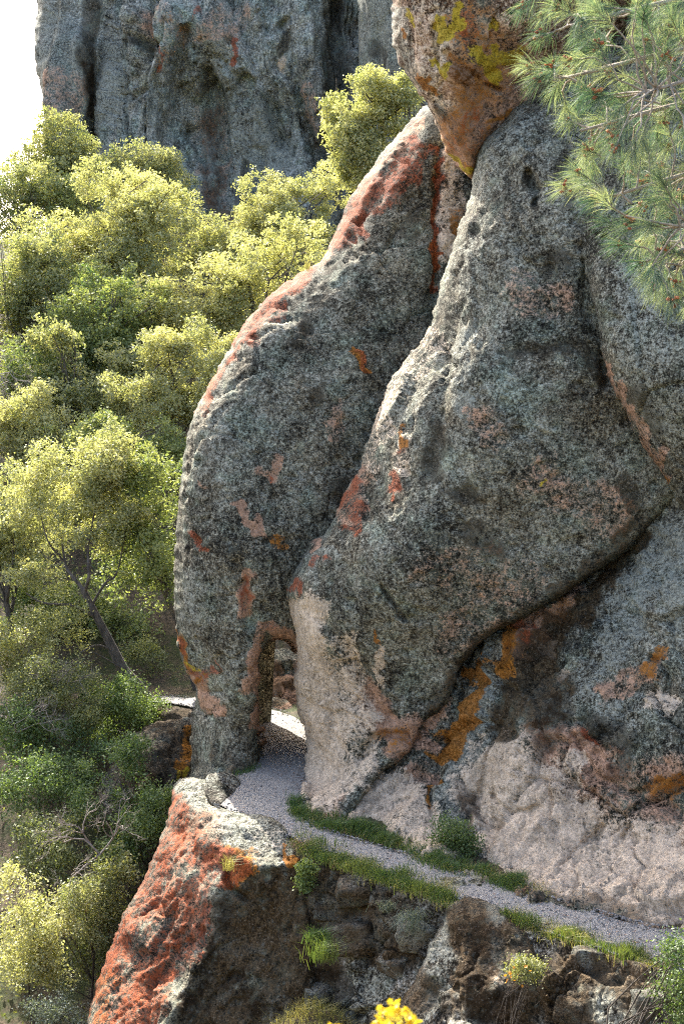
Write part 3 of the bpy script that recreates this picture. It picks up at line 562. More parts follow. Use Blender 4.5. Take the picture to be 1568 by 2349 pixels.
# leaning boulder in the middle
rock('leaning_boulder', 'massive dark leaning boulder with pale undercut base beside the trail', 'boulder',
     [(1184, 243), (1154, 278), (1114, 308), (1094, 340), (1084, 390), (1077, 450), (1056, 505), (1040, 560), (1020, 620), (1005, 670), (997, 705), (990, 737), (967, 782), (929, 832), (891, 887), (869, 947), (849, 997), (834, 1037), (829, 1067), (804, 1107), (784, 1142), (752, 1215), (733, 1229), (710, 1249), (685, 1289), (660, 1334), (654, 1364), (659, 1382), (668, 1414), (679, 1459), (682, 1524), (675, 1559), (681, 1599), (686, 1644), (700, 1674), (705, 1714), (697, 1762), (690, 1780), (683, 1802), (676, 1840), (664, 1900), (664, 1990), (740, 2040), (800, 1960), (812, 1870), (844, 1817), (886, 1767), (939, 1726), (979, 1654), (1019, 1624), (1044, 1574), (1054, 1539), (1084, 1494), (1129, 1454), (1209, 1414), (1284, 1369), (1359, 1319), (1429, 1269), (1474, 1224), (1519, 1179), (1590, 1120), (1700, 900), (1700, 300), (1640, 60), (1450, 60), (1280, 180)],
     [gp(690, 1790, .12), gp(740, 1858, .06), gp(800, 1872, .05), gp(690, 1840, .14), (700, 1960, 33.2), (790, 1960, 33.0), (690, 1560, 36.3), (760, 1650, 35.4), (900, 1680, 34.5), (665, 1350, 36.0), (760, 1400, 34.6), (740, 1260, 35.5), (850, 1050, 35.4), (830, 1250, 34.0), (920, 880, 35.6), (1000, 1000, 33.6), (990, 760, 35.6), (1040, 800, 34.0), (1020, 640, 35.7), (1080, 420, 36.1), (1120, 600, 34.3), (1150, 350, 35.6), (1250, 400, 34.3), (1250, 700, 33.4), (1200, 1000, 32.9), (1050, 1300, 33.2), (1350, 1000, 32.9), (1300, 1250, 33.0), (1450, 1150, 33.0), (1100, 1420, 33.6), (1000, 1500, 33.9), (1550, 800, 33), (1600, 400, 34.5), (960, 1600, 34.4)],
     70, 1.25, 4.5, 4, bumps=SM, seed=31, pits=0.08, tight=[(840, 1820), (939, 1726), (979, 1654), (1044, 1574), (1084, 1494), (1209, 1414), (1359, 1319), (1474, 1224), (1540, 1160)],
     grooves=[([(1350, 590), (1340, 700), (1375, 780), (1390, 880)], 14, .25), ([(1150, 800), (1240, 800), (1300, 790), (1360, 830)], 14, .10), ([(1350, 790), (1395, 870)], 10, .14), ([(1000, 720), (1005, 800), (1010, 900), (1000, 980), (985, 1080)], 18, .22), ([(880, 1345), (905, 1380), (925, 1420)], 6, .35), ([(830, 1060), (826, 1180)], 10, .35), ([(742, 1240), (740, 1330)], 9, .2),
              ([(662, 1390), (720, 1400), (800, 1470), (850, 1590), (900, 1650)], 16, .22), ([(1215, 405), (1225, 430)], 11, .5), ([(1230, 455)], 8, .4) if False else ([(1232, 450), (1228, 470)], 7, .35), ([(690, 1500), (720, 1600), (715, 1700)], 10, .2), ([(830, 1740), (870, 1690), (940, 1690)], 9, .25), ([(760, 1620), (790, 1720)], 10, .15)],
     zones=[('pale', [(985, 770), (930, 850), (880, 950), (850, 1020), (840, 1060)], 26, .36), ('pale', [(700, 1420), (700, 1500), (730, 1600), (740, 1800)], 60, 1.0), ('pale', [(790, 1560), (830, 1660), (800, 1780)], 50, .72), ('pale', [(780, 1480), (800, 1540), (820, 1640)], 36, .55), ('pale', [(865, 1500), (880, 1560)], 14, .72), ('pale', [(690, 1390), (690, 1470)], 14, .85), ('pale', [(760, 1700), (790, 1790), (820, 1760)], 48, .8), ('pale', [(930, 1000), (900, 1100)], 16, .4),  # first pale stroke paints the sunlit left rim into the colour
            ('pink', [(840, 1600), (860, 1640), (910, 1680), (930, 1720)], 46, .85), ('pink', [(700, 1780), (760, 1850)], 32, .55), ('pink', [(740, 1680), (820, 1720)], 24, .5), ('pink', [(1180, 660), (1270, 690)], 48, .27), ('pink', [(1250, 1090), (1400, 1180)], 70, .27), ('pink', [(1000, 1300), (1200, 1330), (1050, 1450)], 70, .27), ('pink', [(1130, 1000), (1100, 960)], 36, .27),
            ('red', [(812, 1090), (800, 1140), (805, 1200)], 17, .62), ('pink', [(815, 1085), (790, 1180)], 24, .6), ('red', [(905, 1120), (900, 1100)], 17, .7), ('red', [(922, 1030)], 10, .55), ('red', [(676, 1345), (690, 1340)], 13, .75), ('pink', [(735, 1240), (715, 1260)], 14, .75), ('red', [(745, 1285), (738, 1300)], 12, .55), ('orange', [(920, 980), (925, 1020)], 7, .65), ('orange', [(870, 1460), (872, 1480)], 9, .7), ('pink', [(665, 1395), (672, 1500)], 9, .6), ('orange', [(860, 1700), (930, 1690)], 22, .42), ('yellow', [(1240, 1100), (1235, 1110)], 6, .6),
            ('grey', [(1040, 780), (1050, 860), (1060, 930)], 34, .55), ('grey', [(1110, 420), (1130, 330), (1200, 290)], 40, .5), ('grey', [(700, 1290), (760, 1280)], 30, .45), ('grey', [(1090, 560), (1080, 660)], 30, .5), ('grey', [(920, 940), (910, 1000)], 20, .5),
            ('black', [(1000, 990), (990, 1090)], 28, .6), ('black', [(1170, 810), (1250, 800), (1330, 800), (1380, 870)], 20, .6), ('black', [(1050, 1130), (1090, 1140)], 26, .6), ('black', [(1090, 1230), (1120, 1260)], 34, .5), ('black', [(1220, 410)], 14, .9), ('black', [(1230, 460)], 10, .8), ('black', [(1290, 380), (1310, 450)], 26, .5), ('black', [(1430, 1110), (1450, 1160)], 24, .5), ('black', [(1270, 610), (1290, 600)], 26, .5), ('moss', [(1500, 1170), (1300, 1350), (1100, 1480), (990, 1640)], 22, .5)])  # black strokes on grooves and holes are painted shade, the others crust
# upper right boulder behind the pine
rock('boulder', 'speckled grey boulder at the right edge behind the pine branches', 'boulder',
     [(1345, 470), (1335, 560), (1348, 650), (1372, 752), (1381, 822), (1400, 882), (1430, 937), (1470, 1017), (1506, 1067), (1536, 1117), (1552, 1152), (1600, 1180), (1800, 1170), (2150, 1130), (2250, 600), (2200, 0), (2000, -150), (1520, -150), (1450, 0), (1400, 260)],
     [(1360, 600, 32.6), (1390, 840, 32.0), (1480, 1020, 31.6), (1545, 1140, 31.6), (1480, 800, 31.1), (1568, 950, 30.6), (1700, 700, 30.4), (2100, 900, 29.5), (2100, 300, 31.5), (1450, 500, 32.2), (1650, 300, 32.5)],
     34, 0.8, 4, 4, bumps=SM, seed=41, pits=0.08,
     zones=[('grey', [(1450, 650), (1480, 800), (1540, 950)], 60, .5), ('pink', [(1385, 830), (1440, 940), (1530, 1100)], 14, .62), ('orange', [(1515, 1080), (1530, 1105)], 9, .8), ('black', [(1470, 900), (1500, 980)], 26, .4)])
# lower wall of rock on the right
rock('rock_wall', 'pale pink rock wall with grey lichen and orange streaks rising from the trail', 'rock wall',
     [(770, 1960), (800, 1870), (850, 1760), (920, 1660), (1000, 1540), (1080, 1430), (1240, 1330), (1420, 1210), (1540, 1110), (1640, 1060), (1850, 1000), (2250, 1050), (2300, 2500), (2000, 2400), (1750, 2310), (1568, 2245), (1400, 2190), (1200, 2130), (1000, 2060), (880, 2010)],
     [gp(800, 1885, .02), gp(850, 1902, .02), gp(920, 1945, .02), gp(1000, 1980, .02), gp(1050, 1992, .0), gp(1200, 2045), gp(1330, 2080), gp(1480, 2120), gp(1600, 2150), gp(1750, 2195), gp(2000, 2265), gp(2200, 2320), (2100, 1800, 26.5), (2100, 1300, 29), (870, 1780, 34.6), (960, 1750, 34.2), (1000, 1650, 34.6), (1080, 1720, 33.2), (1060, 1560, 34.8), (1140, 1480, 34.6), (1240, 1390, 34.5), (1250, 1500, 33.2), (1380, 1320, 34.0), (1480, 1240, 33.2), (1400, 1450, 32.0), (1540, 1180, 32.6), (1568, 1350, 31.0), (1300, 1600, 31.8), (1200, 1750, 31.4), (1250, 1900, 30.0), (1150, 1850, 31.4), (1100, 1900, 31.6), (1400, 1750, 30.2), (1500, 1600, 30.2), (1600, 1700, 29.2), (1400, 1950, 29.0), (1560, 1950, 28), (1700, 1400, 30)],
     24, 0.5, 3.5, 4, bumps=((0.20, 0.45, 2), (0.10, 1.1, 2), (0.045, 3.6, 2), (.03, 10, 2)), seed=51, pits=0.07, facets=((.45, .28, .14, .04), (1.4, .13, .07, .05), (3.4, .06, .03)),
     grooves=[([(1075, 1830), (1070, 1900), (1060, 1990)], 14, 0.22), ([(1180, 1500), (1150, 1600), (1120, 1720), (1090, 1840)], 12, 0.28), ([(1085, 1500), (1040, 1640), (1000, 1740), (990, 1850), (1000, 1900)], 8, 0.19), ([(900, 1840), (850, 1850), (810, 1880)], 6, 0.14), ([(940, 1830), (900, 1830)], 6, 0.17), ([(1130, 1820), (1160, 1855), (1200, 1865), (1230, 1850)], 8, 0.19), ([(1215, 1870), (1195, 1920), (1170, 1980)], 7, 0.14), ([(1320, 1690), (1350, 1760), (1400, 1800), (1560, 1860)], 12, 0.17), ([(1380, 1890), (1340, 1920), (1300, 1950)], 7, 0.17), ([(1280, 1400), (1230, 1480), (1200, 1560)], 14, 0.22), ([(1490, 1500), (1530, 1540), (1525, 1590)], 6, 0.22), ([(1440, 1900), (1430, 1920)], 7, 0.22), ([(1450, 1830), (1568, 1790)], 10, 0.14), ([(1340, 1650), (1280, 1660), (1240, 1700)], 8, 0.11), ([(1500, 1220), (1440, 1290), (1420, 1380), (1330, 1480)], 9, 0.14)],
     zones=[('pale', [(1150, 1800), (1200, 1900), (1300, 1950), (1450, 2000), (1640, 2080)], 120, 1.0), ('pale', [(1180, 1830), (1280, 1800), (1300, 1760)], 40, .7), ('pink', [(1250, 1760), (1400, 1850), (1600, 1850), (1600, 2000), (1300, 1900), (1200, 1960)], 120, .55), ('pale', [(820, 1860), (900, 1830), (960, 1880), (980, 1930)], 64, .95), ('pink', [(960, 1790), (900, 1860)], 40, .6), ('pink', [(1310, 1690), (1340, 1730)], 22, .85), ('red', [(1330, 1685), (1365, 1705)], 8, .7), ('pink', [(1300, 1750), (1230, 1730)], 40, .62),
            ('grey', [(1115, 1500), (1110, 1580), (1080, 1680), (1040, 1740), (1030, 1830), (1060, 1900)], 24, .95), ('grey', [(1500, 1230), (1480, 1350), (1400, 1480)], 50, .75), ('grey', [(1550, 1250), (1560, 1400)], 40, .85), ('grey', [(1360, 1560), (1420, 1640), (1500, 1660)], 60, .5), ('grey', [(1090, 1900), (1120, 1960)], 26, .6), ('pale', [(1255, 1470), (1250, 1490)], 15, .95), ('pale', [(1285, 1530), (1270, 1550)], 13, .85), ('pale', [(1500, 1600), (1540, 1630)], 24, .62), ('grey', [(1440, 1700), (1430, 1740)], 20, .6),
            ('orange', [(1110, 1515), (1095, 1570), (1075, 1640), (1030, 1700), (1000, 1730)], 18, 1.0), ('orange', [(1190, 1460), (1170, 1540)], 20, .85), ('orange', [(1000, 1770), (990, 1800), (1000, 1860)], 8, .9), ('red', [(1200, 1430), (1215, 1470)], 18, .55), ('pink', [(1200, 1450), (1230, 1420), (1190, 1500), (1310, 1360)], 24, .8), ('orange', [(1500, 1510), (1480, 1540)], 24, .6), ('pink', [(1500, 1520), (1450, 1560), (1380, 1590)], 24, .6), ('pink', [(1020, 1590), (1000, 1640), (960, 1720)], 22, .7), ('orange', [(1568, 1800), (1500, 1815)], 22, .6),
            ('moss', [(1290, 1420), (1230, 1500), (1190, 1580), (1150, 1680)], 36, .85), ('moss', [(1400, 1330), (1300, 1430)], 26, .75), ('moss', [(1480, 1230), (1400, 1310)], 20, .7), ('moss', [(1270, 1560), (1230, 1640)], 44, .62), ('black', [(1280, 1620), (1240, 1700)], 34, .5), ('black', [(1350, 1670), (1440, 1700), (1430, 1760)], 36, .55), ('black', [(1075, 1830), (1072, 1960)], 12, .8), ('black', [(1140, 1830), (1140, 1900)], 18, .45),  # narrow black stroke paints the shade inside the low hollow
            ('black', [(1210, 2050), (1350, 2080), (1500, 2120), (1650, 2160)], 26, .62), ('grey', [(1180, 2020), (1300, 2050), (1450, 2085)], 22, .6)])
# red foreground rock
rock('red_lichen_boulder', 'pyramid boulder with red-lichened sunny side and dark shaded side below the trail', 'boulder',
     [(402, 1795), (425, 1783), (455, 1785), (478, 1798), (484, 1825), (508, 1848), (550, 1862), (600, 1870), (632, 1880), (656, 1898), (666, 1922), (678, 1945), (700, 1985), (716, 2050), (724, 2120), (728, 2250), (720, 2480), (150, 2480), (188, 2380), (205, 2330), (222, 2255), (250, 2180), (285, 2095), (318, 2040), (345, 1980), (372, 1915), (388, 1860), (392, 1825)],
     [[gp(400, 1800, 0.0), gp(470, 1800, 0.25), gp(560, 1865, 0.2), gp(655, 1905, 0.15), (500, 1930, 32.0), (600, 1975, 30.6), (420, 1850, 34.4), (650, 1960, 30.9), (560, 2200, 21), (300, 2200, 24)],
      [(395, 1850, 34.8), (300, 2070, 33.4), (205, 2330, 31.6), (490, 1930, 32.0), (515, 2000, 31.0), (470, 2150, 30.4), (390, 2349, 29.3), (650, 1950, 30.0), (650, 2300, 27.4)],
      [(520, 1990, 30.9), (470, 2150, 30.4), (390, 2349, 29.3), (600, 2000, 30.5), (690, 2000, 30.2), (710, 2200, 29.6), (600, 2349, 29.3), (450, 1900, 30.5), (250, 2300, 26.5)]],
     26, 0.7, 3.5, 3.6, bumps=((0.14, 0.5, 2), (0.05, 1.6, 2), (0.02, 5.0, 2), (.02, 11, 2)), seed=61, pits=0.07, facets=((0.6, .16, .08, .05), (1.6, .08, .05, .07), (3.5, .04, .02)), sharp=0.35, stretch=(1.25, 1.25, .8),
     grooves=[([(520, 1990), (530, 2040), (560, 2060)], 9, .3), ([(480, 1830), (500, 1850)], 8, .3)],
     zones=[('grey', [(420, 1800), (460, 1830), (520, 1880), (600, 1900), (640, 1930)], 40, .62), ('grey', [(440, 1850), (490, 1890), (560, 1920), (620, 1960)], 30, .55), ('pale', [(440, 1800), (560, 1890), (640, 1920), (590, 1960)], 26, .25),
            ('red', [(400, 1870), (370, 1990), (310, 2100), (260, 2260), (240, 2349)], 50, .5), ('black', [(420, 1920), (380, 2060), (300, 2250), (340, 2349)], 90, .30), ('red', [(440, 1960), (400, 2080), (340, 2200), (310, 2349)], 60, .5), ('red', [(470, 1980), (450, 2080), (430, 2180)], 34, .5), ('red', [(500, 1960), (560, 1990), (520, 2010)], 26, .75), ('orange', [(540, 1950), (590, 1985), (525, 2020)], 20, .7), ('orange', [(655, 1930), (668, 1975)], 8, .95), ('pink', [(470, 1900), (440, 1990), (380, 2100), (330, 2300)], 60, .4), ('red', [(395, 1800), (402, 1850)], 10, .5), ('orange', [(250, 2250), (230, 2349)], 30, .5),
            ('moss', [(600, 2050), (560, 2200), (620, 2250), (470, 2349)], 90, .62), ('moss', [(690, 2000), (690, 2300)], 40, .7), ('black', [(520, 2060), (470, 2200), (430, 2349)], 26, .5), ('black', [(560, 2260), (600, 2300)], 40, .5)])
# ledge under the trail and its boulder
ledge = empty('retaining_wall', P(1000, 2400, 28.5), 'mossy rough stone wall holding up the trail edge', 'stone wall')
rock('wall_face', None, None,
     [(660, 1990), (690, 1950), (740, 1955), (800, 1985), (880, 2012), (960, 2040), (1040, 2068), (1140, 2100), (1230, 2135), (1330, 2168), (1440, 2198), (1540, 2232), (1660, 2275), (1860, 2345), (2150, 2440), (2200, 2520), (640, 2520), (650, 2250)],
     [gp(690, 1950, 0), gp(800, 1985, 0), gp(1000, 2058, 0), gp(1200, 2125, 0), gp(1400, 2190, 0), gp(1568, 2240, 0), (680, 2150, 30.4), (760, 2100, 29.6), (820, 2250, 28.6), (930, 2200, 27.8), (900, 2349, 27.4), (1000, 2400, 26.4), (1300, 2250, 24.8), (1300, 2380, 24.0), (1500, 2349, 22.9), (1700, 2400, 22), (780, 2030, 29.5), (1330, 2195, 25.1), (1500, 2250, 23.8)],
     16, 0.35, 2.0, 3.6, bumps=((0.15, 0.6, 2), (0.05, 1.6, 2), (0.03, 6.0, 2), (.02, 13, 2)), seed=71, mat='ledge', parent=ledge, pits=0.05, facets=((0.42, .55, .2, .05), (1.1, .2, .10, .06), (2.8, .07, .03)),
     zones=[('moss', [(700, 2000), (800, 2060), (900, 2120)], 70, .55), ('moss', [(820, 2150), (900, 2180)], 50, .62), ('moss', [(1330, 2200), (1480, 2260)], 70, .6), ('moss', [(1250, 2250), (1300, 2330)], 70, .6), ('grey', [(760, 2090), (800, 2150)], 40, .6), ('grey', [(830, 2060), (790, 2040)], 34, .55), ('pale', [(800, 2100), (830, 2140)], 16, .5), ('grey', [(860, 2250), (830, 2330)], 40, .55), ('moss', [(700, 2100), (720, 2220)], 50, .6), ('grey', [(1340, 2200), (1380, 2230)], 30, .62), ('grey', [(1400, 2280), (1380, 2349)], 50, .55), ('black', [(730, 2250), (780, 2300)], 50, .5), ('grey', [(1560, 2260), (1500, 2300)], 40, .45)])
rock('ledge_boulder', 'dark mossy boulder with pale lichen crust standing against the trail edge', 'boulder',
     [(1045, 2058), (1075, 2050), (1115, 2062), (1150, 2080), (1178, 2105), (1215, 2140), (1245, 2200), (1262, 2290), (1270, 2500), (880, 2500), (905, 2330), (950, 2250), (985, 2170), (1012, 2110), (1025, 2075)],
     [[gp(1040, 2060, 0.15), gp(1100, 2058, 0.25), gp(1180, 2110, 0.05), (1060, 2110, 26.6), (1150, 2150, 25.7), (1000, 2349, 24.6), (1200, 2349, 24.6)],
      [(1020, 2080, 27.4), (1050, 2100, 26.7), (930, 2300, 26.5), (1040, 2349, 25.0), (1020, 2200, 26.1), (1200, 2200, 23.6)],
      [(1060, 2110, 26.4), (1200, 2160, 25.6), (1250, 2300, 24.4), (1060, 2349, 24.8), (1100, 2200, 25.7), (950, 2200, 24.6)]],
     26, 0.7, 2.5, 3.6, bumps=((0.12, 0.7, 2), (0.05, 1.8, 2), (0.025, 5.5, 2), (.02, 12, 2)), seed=81, mat='ledge', pits=0.04, facets=((0.8, .12, .03), (2.4, .07, .03)), sharp=0.25,
     zones=[('grey', [(1045, 2075), (1100, 2080), (1140, 2100)], 22, .8), ('grey', [(1025, 2110), (1005, 2200), (970, 2320)], 24, .62), ('grey', [(1130, 2150), (1150, 2190)], 22, .6), ('pale', [(1120, 2220), (1140, 2250)], 13, .75), ('moss', [(1075, 2110), (1090, 2180), (1080, 2280)], 60, .75), ('moss', [(1180, 2140), (1220, 2250), (1180, 2330)], 60, .7), ('moss', [(960, 2260), (920, 2349)], 40, .5), ('black', [(1100, 2150), (1090, 2300)], 50, .5), ('black', [(1160, 2260), (1130, 2340)], 40, .5), ('grey', [(1070, 2310), (1080, 2340)], 18, .6)])

# bank of earth and moss under the far bend of the trail, rocks beyond the arch
rock('mossy_bank_rock', 'brown mossy outcrop under the far sunny bend of the trail', 'rock',
     [(225, 1810), (262, 1740), (300, 1690), (350, 1662), (400, 1650), (440, 1642), (490, 1650), (500, 1800), (470, 1900), (250, 1900)],
     [(300, 1670, 42.6), (440, 1645, 43.0), (250, 1780, 41.0), (350, 1760, 40.6), (450, 1800, 40.4), (350, 1880, 39.5)], 40, 0.9, 3, 5, bumps=((0.25, 0.5, 3), (0.12, 1.4, 3), (0.05, 5, 3)), seed=91, mat='ledge', pits=.15, facets=((.9, .3, .12), (2.2, .12, .06)),
     zones=[('moss', [(280, 1720), (380, 1700), (440, 1750), (330, 1800)], 80, .55), ('grey', [(330, 1700), (400, 1760)], 40, .45), ('orange', [(430, 1690), (425, 1780)], 12, .62), ('yellow', [(435, 1740), (420, 1770)], 8, .5), ('pink', [(370, 1645), (420, 1645)], 10, .5)])
rock('reddish_rock', 'sunlit reddish rock seen through the rock arch', 'rock',
     [(560, 1540), (600, 1495), (640, 1490), (690, 1505), (740, 1600), (740, 1680), (560, 1680)], [(600, 1560, 46.5), (700, 1560, 46.2), (640, 1600, 45.6), (600, 1640, 45.3), (700, 1650, 45)], 20, .8, 2, 4, bumps=((0.2, 0.7, 3), (0.1, 2.0, 3), (.04, 6, 2)), facets=((1.4, .25, .1),), seed=92,
     zones=[('pink', [(600, 1560), (700, 1600)], 60, .8), ('moss', [(640, 1525), (620, 1590), (680, 1560)], 16, .7)])
rock('trailside_rock', 'low brown rock at the foot of the reddish rock beyond the arch', 'rock',
     [(596, 1640), (610, 1605), (640, 1600), (668, 1615), (676, 1650), (640, 1662)], [(600, 1640, 45.0), (670, 1640, 44.6), (640, 1610, 45), (640, 1650, 44.3)], 14, .4, 1, 3, bumps=((0.1, 1.0, 3), (0.06, 3, 3)), seed=93,
     zones=[('moss', [(640, 1610)], 22, .6), ('pink', [(620, 1640), (660, 1640)], 20, .6)])
rock('trail_edge_stone', 'small dark lichened stones beside the trail bend next to the arch foot', 'stone',
     [(470, 1800), (480, 1775), (510, 1772), (545, 1780), (552, 1800), (530, 1830), (510, 1850), (480, 1840)], [gp(475, 1810, .25), gp(550, 1795, .1), gp(510, 1785, .3), gp(510, 1840, .05)], 16, .25, 1, 3, bumps=((0.04, 1.0, 2), (0.02, 4, 2)), facets=((1.6, .06, .02),), seed=94, mat='ledge',
     zones=[('grey', [(490, 1790), (530, 1790)], 20, .5)])

# ------------------------------------------------------------------ plants
def leaf_quads(c, L, Wd, rs, up=None, droop=0.0):
    n = len(c); a = rs.normal(size=(n, 3)); a[:, 2] -= droop; a /= np.linalg.norm(a, axis=1, keepdims=True)
    b = rs.normal(size=(n, 3))
    if up is not None: nrm = rs.normal(size=(n, 3)) * 0.75 + up; b = np.cross(nrm, a)
    b -= (b * a).sum(1, keepdims=True) * a; b /= np.linalg.norm(b, axis=1, keepdims=True) + 1e-9
    L = (L * (0.5 + 0.95 * rs.rand(n) ** 1.4))[:, None]; Wd = (Wd * (0.7 + 0.6 * rs.rand(n)))[:, None]
    v = np.stack([c - a * L / 2, c + b * Wd / 2 - a * L * .05, c + a * L / 2, c - b * Wd / 2 - a * L * .05], 1).reshape(-1, 3)
    return v, np.arange(4 * n).reshape(-1, 4)
def crown_points(ells, n, seed, clump=0.36, spray=0.15):
    q = RS(seed + 99); sat = []
    for C, r in ells:
        for _ in range(3):
            d = q.normal(size=3); d /= np.linalg.norm(d); d[2] = abs(d[2]) * .8 - .15; sat.append((np.array(C) + d * np.array(r) * q.uniform(.75, 1.1), tuple(np.array(r) * q.uniform(.28, .5))))
    ells = list(ells) + sat
    """sprays of leaves on the surface of many uneven clumps; ells = [(centre, radii)]"""
    rs = RS(seed); subs = []
    vol = np.array([r[0] * r[2] for _, r in ells]); vol = vol / vol.sum()
    for (C, r), f in zip(ells, vol):
        K = max(7, int(46 * f * min(2.0, (0.36 / clump) ** 2) * (1.0 if len(ells) < 3 else 1.4)))
        for _ in range(K):
            d = rs.normal(size=3); d /= np.linalg.norm(d); d[2] = d[2] * 0.9 + 0.1
            k = 0.30 + 0.68 * rs.rand() ** 0.7
            subs.append((np.array(C) + d * np.array(r) * k, np.array(r).mean() * clump * (0.35 + 1.0 * rs.rand()) * rs.uniform(.7, 1.3, 3), rs.rand()))
    w_ = np.array([s_[1][0] * s_[1][2] for s_ in subs]); w_ /= w_.sum()
    P_, T_ = [], []
    for (c, r, tn), f in zip(subs, w_):
        ns = max(3, int(n * f / 9))
        d = rs.normal(size=(ns, 3)); d /= np.linalg.norm(d, axis=1, keepdims=True)
        k = 0.72 + 0.38 * rs.rand(ns, 1); k = k + 0.45 * noise(c * 1.3 + d * 2.6, seed)[:, None]
        k = k * np.where(rs.rand(ns, 1) < .16, 1 + .4 * rs.rand(ns, 1), 1); sp = c + d * r * k; gap = noise(sp * .75, seed + 5) + .6 * noise(sp * 1.9, seed + 6) > -.34; sp = sp[gap]; ns = len(sp); ts = 0.45 * tn + 0.55 * rs.rand(ns)
        if ns == 0: continue
        per = 9
        p = np.repeat(sp, per, 0) + rs.normal(size=(ns * per, 3)) * spray * np.array([1, 1, .75])
        P_.append(p); T_.append(np.clip(np.repeat(ts, per) * 0.75 + 0.35 * rs.rand(ns * per) - 0.05, 0, 1))
    return np.concatenate(P_), np.concatenate(T_), subs
def tube(pts, rad, n=7):
    p = np.array(pts, float); rad = np.array(rad, float); m = len(p)
    tg = np.gradient(p, axis=0); tg /= np.linalg.norm(tg, axis=1, keepdims=True) + 1e-9
    ref = np.array([0.3, 1.0, 0.1]); a = np.cross(tg, ref); a /= np.linalg.norm(a, axis=1, keepdims=True) + 1e-9; b = np.cross(tg, a)
    th = np.linspace(0, 2 * math.pi, n, endpoint=False)
    v = p[:, None] + rad[:, None, None] * (np.cos(th)[None, :, None] * a[:, None] + np.sin(th)[None, :, None] * b[:, None])
    i = np.arange(m * n).reshape(m, n); j = np.roll(i, -1, 1)
    return v.reshape(-1, 3), np.stack([i[:-1], j[:-1], j[1:], i[1:]], -1).reshape(-1, 4)
def join(parts):
    vs, fs, o = [], [], 0
    for v, f in parts: vs.append(v); fs.append(f + o); o += len(v)
    return np.concatenate(vs), np.concatenate(fs)
def bend(a, b, k, rs, n=7):
    a, b = np.array(a, float), np.array(b, float); t = np.linspace(0, 1, n)[:, None]
    p = a * (1 - t) + b * t; off = rs.normal(size=3) * k * np.linalg.norm(b - a)
    return p + off * np.sin(t * math.pi) + rs.normal(size=(n, 3)) * 0.02 * np.linalg.norm(b - a) * np.sin(t * math.pi)
def tree(name, label, cat, ells, Y, mat, density=1.0, leaf=0.095, seed=1, trunk=True, group=None, base=None, clump=0.32, spray=0.11, tone=(1, 0), tr=0.13, grow=1.0, bark='bark'):
    """ells: crown lobes (u, v, half-width, half-height) at distance Y"""
    E = []
    for e in ells:
        u, v, ru, rv = e[:4]; y = e[4] if len(e) > 4 else Y
        c = P(u, v, y); E.append((c, (grow * ru / F * y, grow * 0.85 * (ru + rv) / 2 / F * y, grow * rv / F * y)))
    c0 = sum(np.array(e[0]) * e[1][0] for e in E) / sum(e[1][0] for e in E)
    if base is None: bx, by = c0[0] + 0.2, c0[1]
    else: bx, by = base[0], base[1]
    bz = float(terrain(np.array([bx]), np.array([by]))[0]) - 0.15
    if base is not None and len(base) > 2: bz = base[2]
    zlow = min(e[0][2] - e[1][2] for e in E); bz = min(bz, zlow + 0.3)
    root = empty(name, (bx, by, bz), label, cat, group)
    area = sum(e[1][0] * e[1][2] * math.pi for e in E)
    n = int(density * area / (leaf * leaf * 0.26) * 3.6)
    p, t, subs = crown_points(E, n, seed, clump, spray); rs = RS(seed + 1)
    v, f = leaf_quads(p, leaf, leaf * 0.6, rs, np.array([0, -0.35, 0.9]))
    o = mesh('crown', v, f, M[mat], root, False, dict(tone=np.repeat(np.clip(t * tone[0] + tone[1], 0, 1), 4)), origin=(bx, by, bz))
    if trunk:
        parts = []; b0 = np.array([bx, by, bz]); top = c0 + np.array([0, 0, 0.1])
        mp = bend(b0, top, 0.08, rs, 8); h = np.linalg.norm(top - b0); r0 = tr * (0.6 + h / 8)
        parts.append(tube(mp, np.linspace(r0, r0 * 0.45, 8)))
        order = rs.permutation(len(subs))[:min(16, len(subs))]
        for k in order:
            i = rs.randint(3, 8); q = bend(mp[i], subs[k][0], 0.1, rs, 6); rr = r0 * (0.45 - 0.03 * i)
            parts.append(tube(q, np.linspace(rr, rr * 0.25, 6), 5))
            for _ in range(3):
                e2 = subs[k][0] + rs.normal(size=3) * subs[k][1] * 0.8; parts.append(tube(bend(q[3 + rs.randint(3)], e2, 0.1, rs, 5), np.linspace(rr * .35, rr * .1, 5), 4))
        v, f = join(parts); mesh('trunk', v, f, M[bark], root, True, origin=(bx, by, bz))
    return root
FG = 'trees on the hillside'
